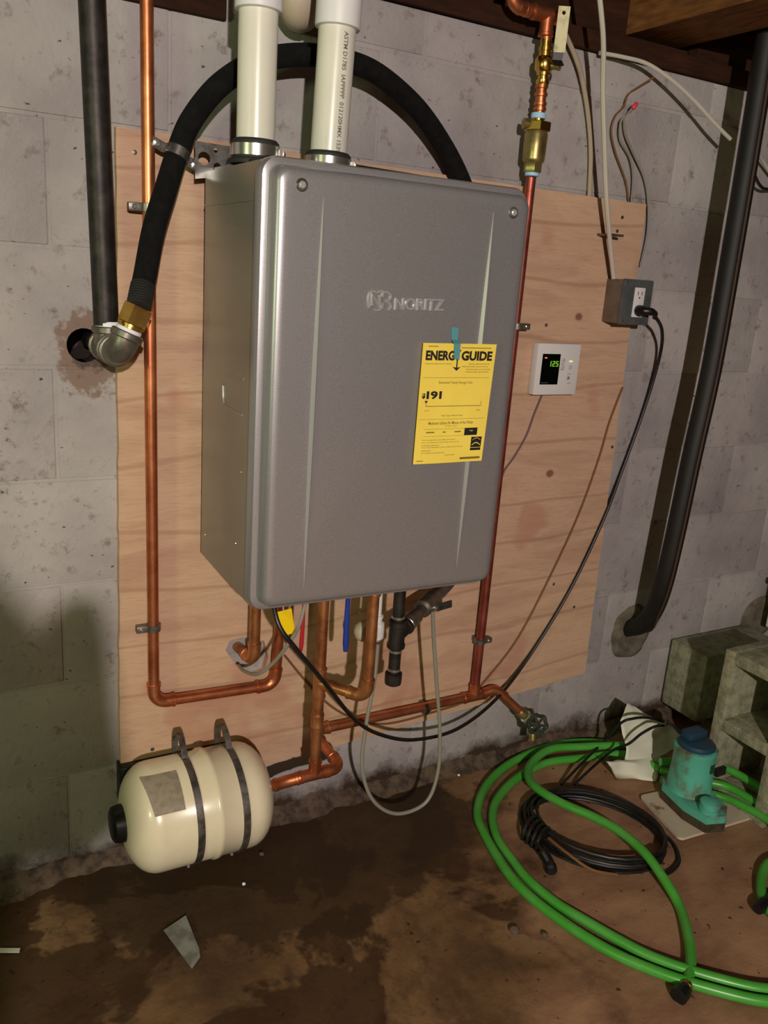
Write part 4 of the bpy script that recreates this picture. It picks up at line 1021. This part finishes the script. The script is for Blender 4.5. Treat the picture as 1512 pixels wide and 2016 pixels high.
# ------------------------------------------------------------------ black pipe on the right, cable beside it, patch
BPY = -.155
bp = [W(1535, -60, BPY), W(1513, 60, BPY), W(1484, 240, BPY), W(1444, 480, BPY), W(1402, 720, BPY), W(1362, 900, BPY), W(1330, 1050, -.15), W(1306, 1150, -.135), W(1285, 1205, -.10), W(1262, 1230, -.06), W(1238, 1236, -.01), W(1230, 1238, .03)]
cdt = thing('drain_pipe', 'black plastic drain pipe bending into a mortar patch in the wall', 'pipe', bp[-2])
part('pipe', MB().tube(spline(bp, 8), .0245, 20), M['conduit'], cdt)
cb = [q + Vector((-.008, -.028, 0)) for q in bp[:-3]] + [bp[-3] + Vector((.012, -.026, -.008)), bp[-2] + Vector((.02, -.008, -.012))]
solo('brown_cable', MB().tube(spline(cb, 8), .0032, 8), M['cable_dark'], 'brown cable tied along the face of the black drain pipe', 'cable')
pm = MB(); c_ = W(1240, 1240, 0); v_ = []; n_ = 30
rings = ((1.0, .002), (.9, -.012), (.7, -.016), (.4, -.012), (.0, -.008))
for rr_, yy_ in rings:
    for k in range(n_):
        a = 2 * PI * k / n_; w_ = 1 + .16 * noise.noise(Vector((math.cos(a) * 2, math.sin(a) * 2, 3)))
        v_.append(Vector((c_.x + .072 * rr_ * w_ * math.cos(a), yy_ + .004 * noise.noise(Vector((a * 3, rr_ * 6, 1))), c_.z - .005 + .082 * rr_ * w_ * math.sin(a))))
pm.add(v_, [(i_ * n_ + k, i_ * n_ + (k + 1) % n_, (i_ + 1) * n_ + (k + 1) % n_, (i_ + 1) * n_ + k) for i_ in range(len(rings) - 1) for k in range(n_)])
part('mortar_patch', pm, M['patch'], wall, 60)
pm = MB(); c_ = W(1492, 1215, 0)
v_ = [Vector((c_.x + .085 * rr_ * math.cos(2 * PI * k / n_), yy_ * .7 + .001, c_.z + .075 * rr_ * math.sin(2 * PI * k / n_))) for rr_, yy_ in rings for k in range(n_)]
pm.add(v_, [(i_ * n_ + k, i_ * n_ + (k + 1) % n_, (i_ + 1) * n_ + (k + 1) % n_, (i_ + 1) * n_ + k) for i_ in range(len(rings) - 1) for k in range(n_)])
part('mortar_patch', pm, M['patch'], wall, 60)
cable('house_cable', 'white cable end emerging beyond the black drain pipe', [(1488, 296, -.05), (1500, 314, -.03), (1516, 340, -.02), (1540, 372, -.02)], .004, 'cable_white')
cable('black_wire', 'short black wire loop behind the black drain pipe', [(1486, 345, -.06), (1494, 362, -.04), (1506, 372, -.03), (1530, 372, -.02)], .004, 'cord_black')
# pvc elbow at the top of the wall between the vents
ep = [W(600, -330, -.075), W(598, -90, -.075), W(594, -30, -.075), W(588, 10, -.07), W(590, 22, -.04), W(598, 20, .03)]
solo('pvc_elbow', MB().tube(spline(ep, 7), .0335, 24), M['pvc_old'], 'old beige plastic elbow going into the wall between the vent pipes', 'pipe')

# ------------------------------------------------------------------ floor things, right
# hollow concrete block on end, cores facing the tap
bp0 = Vector((1.752, -.322, 0)); BT, BD, BL_ = .396, .194, .194
hb = thing('hollow_block', 'hollow concrete block standing on end with open cores', 'concrete block', bp0 + Vector((BL_ / 2, -BD / 2, 0)))
def hollow(org):
    m = MB(); x0, x1 = org.x, org.x + BL_; y1, y0 = org.y, org.y - BD; t = .032
    m.box((x0, y1 - t, 0), (x1, y1, BT), .003); m.box((x0, y0, 0), (x1, y0 + t, BT), .003)
    for z in (0, BT / 2 - .016, BT - t): m.box((x0, y0 + t - .004, z), (x1, y1 - t + .004, z + t), .004)
    return m
part('shell', hollow(bp0), M['cmu'], hb)
# solid block behind it, leaning on the wall on top of a brick
q = [W(1330, 1283, -.055), W(1420, 1312, -.055)]
sb = thing('solid_block', 'grey concrete block propped against the wall behind the hollow block', 'concrete block', (1.97, -.09, .0))
m = MB().box((1.925, -.145, .055), (2.24, -.012, .262), .006); part('body', m, M['cmu'], sb)
part('footing', MB().box((2.03, -.13, 0), (2.2, -.02, .056), .005), M['debris'], sb)
# small pale stake by the wall
wp = W(1506, 1262, -.06); solo('pale_stake', MB().box((wp.x, -.075, .262), (wp.x + .03, -.05, .42), .004).box((wp.x - .014, -.076, .405), (wp.x + .05, -.049, .425), .004), M['paper'], 'pale wooden stake standing on the grey block by the wall', 'stake')

# board with the utility pump
mq = [G(1257, 1571), G(1400, 1540), G(1482, 1613), G(1338, 1657)]
def rounded(poly, r, n_=5):
    out = []
    for i_ in range(len(poly)): out += arc(poly[i_], poly[i_ - 1], poly[(i_ + 1) % len(poly)], r, n_)
    return out
mq = [Vector((v.x, v.y, .0005)) for v in mq]
solo('plastic_board', MB().prism(rounded(mq, .014), (0, 0, .007)), M['mat_plastic'], 'scuffed white plastic board under the teal pump', 'board')
ctr = sum(mq, Vector()) / 4; ctr.z = .0075
e_x = (mq[3] - mq[0]).normalized(); e_y = Vector((0, 0, 1)).cross(e_x)
pump = thing('utility_pump', 'small teal cast utility pump with a dark blue top', 'pump', ctr)
pcn = W(1366, 1560, -.375); pcn = G(1362, 1590, .0075)
def poly_at(c0, pts2): return [c0 + e_x * a + e_y * b for a, b in pts2]
base2 = [(-.076, -.040), (-.054, -.056), (.036, -.054), (.094, -.032), (.098, .018), (.066, .046), (-.045, .054), (-.08, .036)]
part('foot', MB().prism(poly_at(pcn, [(a * 1.02, b * 1.02) for a, b in base2]), (0, 0, .022)), M['soil'], pump, 20)
part('base', MB().prism(poly_at(pcn + Vector((0, 0, .022)), base2), (0, 0, .020)), M['teal'], pump, 20)
bc = pcn + e_x * -.025 + Vector((0, 0, .040)); tilt = Vector((0, 0, 1))
part('body', MB().lathe(bc, tilt, [(0, .056), (.01, .054), (.05, .051), (.108, .0505), (.112, .0525), (.118, .0525), (.120, .048)], 28), M['teal'], pump)
part('top', MB().lathe(bc + Vector((0, 0, .116)), tilt, [(0, .046), (.004, .043), (.006, .045), (.012, .045), (.017, .041), (.019, .02)], 28), M['pump_top'], pump)
part('handle_block', MB().box(bc + Vector((-.02, .004, .125)), bc + Vector((.042, .040, .150)), .005), M['pump_top'], pump)
part('rating_plate', MB().box(bc + Vector((-.012, -.0555, .085)) + e_x * .03, bc + Vector((.020, -.045, .107)) + e_x * .03, .002), M['black_plastic'], pump)
oc = pcn + e_x * .072 + e_y * -.012 + Vector((0, 0, .040))
part('outlet', MB().lathe(oc, tilt, [(0, .024), (.012, .024), (.013, .0205), (.018, .0205), (.019, .024), (.028, .024), (.032, .016)], 22), M['teal'], pump)
part('bolt', MB().lathe(pcn + e_x * -.07 + e_y * -.03 + Vector((0, 0, .042)), tilt, [(0, .006), (.005, .006), (.006, .004)], 6), M['dark_steel'], pump)
# pump cord
pcd = [bc + Vector((-.03, .03, .145)), bc + Vector((-.06, .05, .175)), W(1310, 1428, -.235), W(1290, 1430, -.23), W(1262, 1445, -.225), W(1238, 1464, -.22), G(1205, 1478, .045), G(1165, 1512, .030), G(1130, 1545, .006)]
pcd2 = [bc + Vector((-.035, .035, .150)), W(1338, 1438, -.225), W(1315, 1424, -.22), W(1275, 1413, -.215), W(1245, 1415, -.21), W(1222, 1424, -.19), G(1190, 1458, .045), G(1150, 1498, .034), G(1105, 1545, .008)]
pk = thing('pump_cord', 'black pump cord looping over the crumpled white paper', 'cord', G(1130, 1545, 0))
part('strand', MB().tube(spline(pcd, 8), .0036, 8), M['cord_black'], pk); part('strand', MB().tube(spline(pcd2, 8), .0036, 8), M['cord_black'], pk)

# crumpled paper
pb_l, pb_r = G(1192, 1500, .004), G(1300, 1530, .004)
outline = {0: (1193, 1300), 1: (1226, 1312)}
rows = [  # left px, right px, y plane
    ((1213, 1532), (1290, 1537), None), ((1192, 1497), (1300, 1508), .022), ((1229, 1497), (1302, 1488), .035), ((1230, 1470), (1330, 1474), -.185),
    ((1224, 1445), (1344, 1446), -.175), ((1222, 1418), (1318, 1426), -.165), ((1228, 1398), (1285, 1414), -.155), ((1236, 1382), (1246, 1387), -.150)]
gr = []; nn_ = 14
yb = G(1250, 1535).y
for i_, (l_, r_, _) in enumerate(rows):
    yy_ = yb + (i_ / (len(rows) - 1)) * .115
    a_, b_ = (G(*l_, .004), G(*r_, .004)) if i_ == 0 else (W(*l_, yy_), W(*r_, yy_))
    gr.append([a_.lerp(b_, k / nn_) for k in range(nn_ + 1)])
fine = []
for i_ in range(len(gr) - 1):
    for s_ in range(3):
        fine.append([gr[i_][k].lerp(gr[i_ + 1][k], s_ / 3) for k in range(nn_ + 1)])
fine.append(gr[-1]); v_ = []
for i_, row in enumerate(fine):
    for k, q_ in enumerate(row):
        n3 = Vector((noise.noise(q_ * 22), noise.noise(q_ * 22 + Vector((9, 0, 0))), noise.noise(q_ * 22 + Vector((0, 9, 0)))))
        rid = abs(noise.noise(q_ * 14 + Vector((3, 3, 3))))
        v_.append(q_ + n3 * .005 + Vector((0, -.012 * rid, 0)) * (0 if i_ == 0 else 1)); v_[-1].z = max(v_[-1].z, .003)
nc = nn_ + 1
fs_ = [(i_ * nc + k, i_ * nc + k + 1, (i_ + 1) * nc + k + 1, (i_ + 1) * nc + k) for i_ in range(len(fine) - 1) for k in range(nn_)]
pp = solo('crumpled_paper', MB().add(v_, fs_), M['paper'], 'crumpled sheet of white paper standing on the floor beside the pump', 'paper', smooth=25)
sd_ = pp.modifiers.new('thick', 'SOLIDIFY'); sd_.thickness = .0012

# green hose
HR = .0105
gh = thing('garden_hose', 'bright green garden hose in wide loops on the floor', 'hose', G(960, 1600))
def fl(pts_, z): return [G(u, v, z if not isinstance(z, (list, tuple)) else z[i_]) for i_, (u, v) in enumerate(pts_)]
s1 = [(1300, 1500), (1236, 1470), (1143, 1461), (1070, 1473), (1001, 1505), (957, 1547), (940, 1597), (953, 1640), (994, 1710), (1038, 1760), (1113, 1818), (1200, 1872), (1288, 1911), (1375, 1940), (1485, 1968), (1560, 1975)]
s2 = [(1300, 1515), (1232, 1485), (1143, 1493), (1075, 1502), (1021, 1530), (984, 1566), (970, 1602), (978, 1648), (1010, 1695), (1040, 1732), (1095, 1778), (1156, 1815), (1226, 1855), (1288, 1886), (1375, 1916), (1489, 1945), (1570, 1950)]
s3 = [(1225, 1467), (1150, 1470), (1085, 1475), (1048, 1500), (1040, 1528), (1060, 1554), (1110, 1583), (1168, 1608), (1222, 1638), (1270, 1680), (1310, 1735), (1338, 1785), (1353, 1835), (1360, 1885), (1356, 1925), (1346, 1958)]
part('loop', MB().tube(spline(fl(s1, HR), 9), HR, 14), M['hose_green'], gh)
part('loop', MB().tube(spline(fl(s2, [HR + .004] * 3 + [HR] * 14), 9), HR, 14), M['hose_green'], gh)
part('loop', MB().tube(spline(fl(s3, [HR * 3.2] * 4 + [.036, .044, .048, .048, .048, .046] + [.030, HR, HR] + [HR] * 3), 9), HR, 14), M['hose_green'], gh)
e_ = G(1350, 1945, HR); e2_ = G(1335, 1963, HR); dE = (e2_ - e_).normalized()
fe = part('end_fitting', MB().lathe(e_, dE, [(0, .0125), (.012, .0135), (.014, .0155), (.030, .0155), (.031, .011)], 16), M['black_plastic'], gh)
part('brass_thread', MB().lathe(e_ - dE * .006 + Vector((0, 0, .002)), dE, [(0, .0115), (.006, .0128), (.008, .0115)], 16), M['brass'], fe)
for pts_, zz in (([(1300, 1500), (1360, 1500), (1425, 1512), (1470, 1534), (1512, 1562), (1570, 1610)], .06), ([(1300, 1515), (1370, 1535), (1430, 1548), (1475, 1572), (1512, 1594), (1570, 1640)], .040), ([(1300, 1535), (1372, 1556), (1430, 1572), (1470, 1590), (1512, 1614), (1570, 1660)], .032), ([(1570, 1680), (1512, 1700), (1498, 1745), (1512, 1790), (1560, 1830)], HR)):
    part('loop', MB().tube(spline(fl(pts_, zz), 8), HR, 14), M['hose_green'], gh)
# black fitting at the edge of the floor
ef = G(1510, 1782, .014); solo('hose_connector', MB().lathe(ef - Vector((.03, 0, 0)), (1, .2, 0), [(0, .011), (.01, .0135), (.028, .0135), (.03, .011), (.07, .011)], 14), M['black_plastic'], 'black hose connector lying by the green hose beyond the pump', 'connector')

# coiled black extension cord
cc_ = G(1172, 1640); cr_ = .165
ck = thing('extension_cord', 'coiled black extension cord on the floor inside the green hose', 'cord', cc_)
ca = (G(1330, 1695) - G(1020, 1592)); ang = math.atan2(ca.y, ca.x)
ra = ca.length / 2; cb_ = (G(1215, 1722) - G(1110, 1553)); rb2 = cb_.length / 2 * .92
ox = (G(1330, 1695) + G(1020, 1592)) / 2
cpt = []; turns = 9
for k in range(turns * 26):
    a = 2 * PI * k / 26; t = k / (turns * 26)
    j = noise.noise(Vector((t * 20, 1, 0))) * .02 + noise.noise(Vector((t * 57, 5, 0))) * .01
    f_ = .86 + .16 * noise.noise(Vector((t * 9, 8, 0))) + j
    q_ = Vector((math.cos(a) * ra * f_, math.sin(a) * rb2 * f_, 0)); q_ = Matrix.Rotation(ang, 3, 'Z') @ q_
    z = .0055 + .010 * (k // 26 % 4) * .9
    cpt.append(ox + q_ + Vector((0, 0, z)))
part('coil', MB().tube(cpt, .0042, 8), M['cord_black'], ck)
tb = [G(1045, 1650, .02), G(1066, 1672, .03), G(1082, 1700, .014), G(1086, 1716, .012)]
part('plug', MB().tube(spline(tb, 4), [.0042] * 5 + [.011] * 4 + [.013] * 3 + [.009], 12), M['black_plastic'], ck)
w0 = G(1052, 1640, .03)
for k in range(4):
    c_ = G(1042 + k * 9, 1632 + k * 7, .018); tt = Vector((.4, -.9, 0)).normalized(); n2_ = Vector((0, 0, 1))
    sid = tt.cross(n2_)
    part('wrap', MB().tube([c_ + (sid * math.cos(a) * .034 + n2_ * max(-.5, math.sin(a)) * .026) for a in [2 * PI * i_ / 16 for i_ in range(16)]], .0042, 8, True), M['cord_black'], ck)
part('loose_strand', MB().tube(spline([G(1080, 1650, .03), G(1120, 1682, .034), G(1165, 1712, .02), G(1215, 1722, .01)], 6), .0034, 8), M['cable_brown'], ck)
part('loose_strand', MB().tube(spline([G(1290, 1630, .008), G(1325, 1660, .006), G(1337, 1695, .006), G(1318, 1718, .006), G(1290, 1720, .006)], 6), .0042, 8), M['cord_black'], ck)

# ------------------------------------------------------------------ scraps on the floor
cq = [G(322, 1832, .002), G(366, 1806, .002), G(392, 1868, .002), G(394, 1885, .002), G(378, 1908, .002)]
cq[1].z = .006
solo('sheet_scrap', MB().prism(cq, (0, 0, .0012)), M['grey_scrap'], 'tapered grey scrap of sheet lying on the dark stained floor', 'scrap', smooth=0)
wq = [G(-6, 1868, .002), G(40, 1868, .002), G(38, 1876, .002), G(-6, 1876, .002)]
solo('paper_scrap', MB().prism(wq, (0, 0, .002)), M['paper'], 'small white strip of paper on the bare floor', 'scrap', smooth=0)
def stone(u, v, r, name, label, mt='debris', grp=None):
    bm = bmesh.new(); bmesh.ops.create_icosphere(bm, subdivisions=2, radius=r)
    c_ = G(u, v, 0)
    for w_ in bm.verts: w_.co *= 1 + .35 * noise.noise(w_.co * (1.2 / r) + Vector((u, v, 0))); w_.co.z = max(w_.co.z * .7, -r * .45)
    m = MB().bm(bm); m.v = [c_ + q_ + Vector((0, 0, r * .42)) for q_ in m.v]
    solo(name, m, M[mt], label, 'stone', group=grp, smooth=60)
stone(1012, 1834, .011, 'pebble', 'rounded grey pebble on the floor outside the hose loops')
stone(1072, 1842, .007, 'pebble', 'small dark crumb of mortar beside the grey pebble')
stone(480, 1741, .004, 'chip', 'tiny white chip on the dark floor in front of the tank', 'tape_white')
stone(903, 1527, .004, 'chip', 'tiny white chip near the wall foot below the horizontal copper pipe', 'tape_white')
stone(515, 1683, .006, 'pebble', 'small dark lump on the floor below the tank')

# ------------------------------------------------------------------ the photographer, standing behind the camera
def figure():
    J = [(-.40, -1.96, .88, .16, .12), (-.39, -1.94, 1.00, .20, .13), (-.39, -1.90, 1.20, .16, .11), (-.38, -1.86, 1.32, .06, .06), (-.375, -1.83, 1.38, .065, .075), (-.37, -1.81, 1.47, .08, .095), (-.37, -1.82, 1.55, .06, .07),
         (-.22, -1.90, 1.24, .062, .062), (-.165, -1.87, 1.14, .066, .066), (-.135, -1.84, 1.01, .074, .074), (-.115, -1.75, 1.05, .054, .054), (-.09, -1.69, 1.12, .032, .036), (-.08, -1.645, 1.17, .018, .030),
         (-.57, -1.90, 1.24, .062, .062), (-.60, -1.85, 1.12, .058, .058), (-.54, -1.78, 1.03, .052, .052), (-.36, -1.72, 1.08, .044, .044), (-.26, -1.68, 1.13, .032, .036), (-.22, -1.66, 1.16, .018, .030),
         (-.31, -1.96, .78, .088, .088), (-.30, -1.90, .47, .066, .066), (-.29, -1.95, .10, .045, .045), (-.285, -1.84, .035, .042, .030),
         (-.49, -1.96, .78, .088, .088), (-.51, -1.90, .47, .066, .066), (-.52, -1.95, .10, .045, .045), (-.525, -1.84, .035, .042, .030)]
    E = [(0, 1), (1, 2), (2, 3), (3, 4), (4, 5), (5, 6), (2, 7), (7, 8), (8, 9), (9, 10), (10, 11), (11, 12), (2, 13), (13, 14), (14, 15), (15, 16), (16, 17), (17, 18), (0, 19), (19, 20), (20, 21), (21, 22), (0, 23), (23, 24), (24, 25), (25, 26)]
    me = bpy.data.meshes.new('person'); o = bpy.data.objects.new('person', me); C.objects.link(o)
    o.location = (-.40, -1.93, 0); L = o.location
    me.from_pydata([(j[0] - L.x, j[1] - L.y, j[2]) for j in J], E, [])
    sk = o.modifiers.new('skin', 'SKIN'); sk.use_smooth_shade = True
    for v, j in zip(me.skin_vertices[0].data, J): v.radius = (j[3], j[4])
    me.skin_vertices[0].data[0].use_root = True
    o.modifiers.new('sub', 'SUBSURF').levels = 1
    me.materials.append(M['cloth'])
    return tag(o, 'person in dark clothes standing with both forearms raised, facing the heater', 'person')
figure()
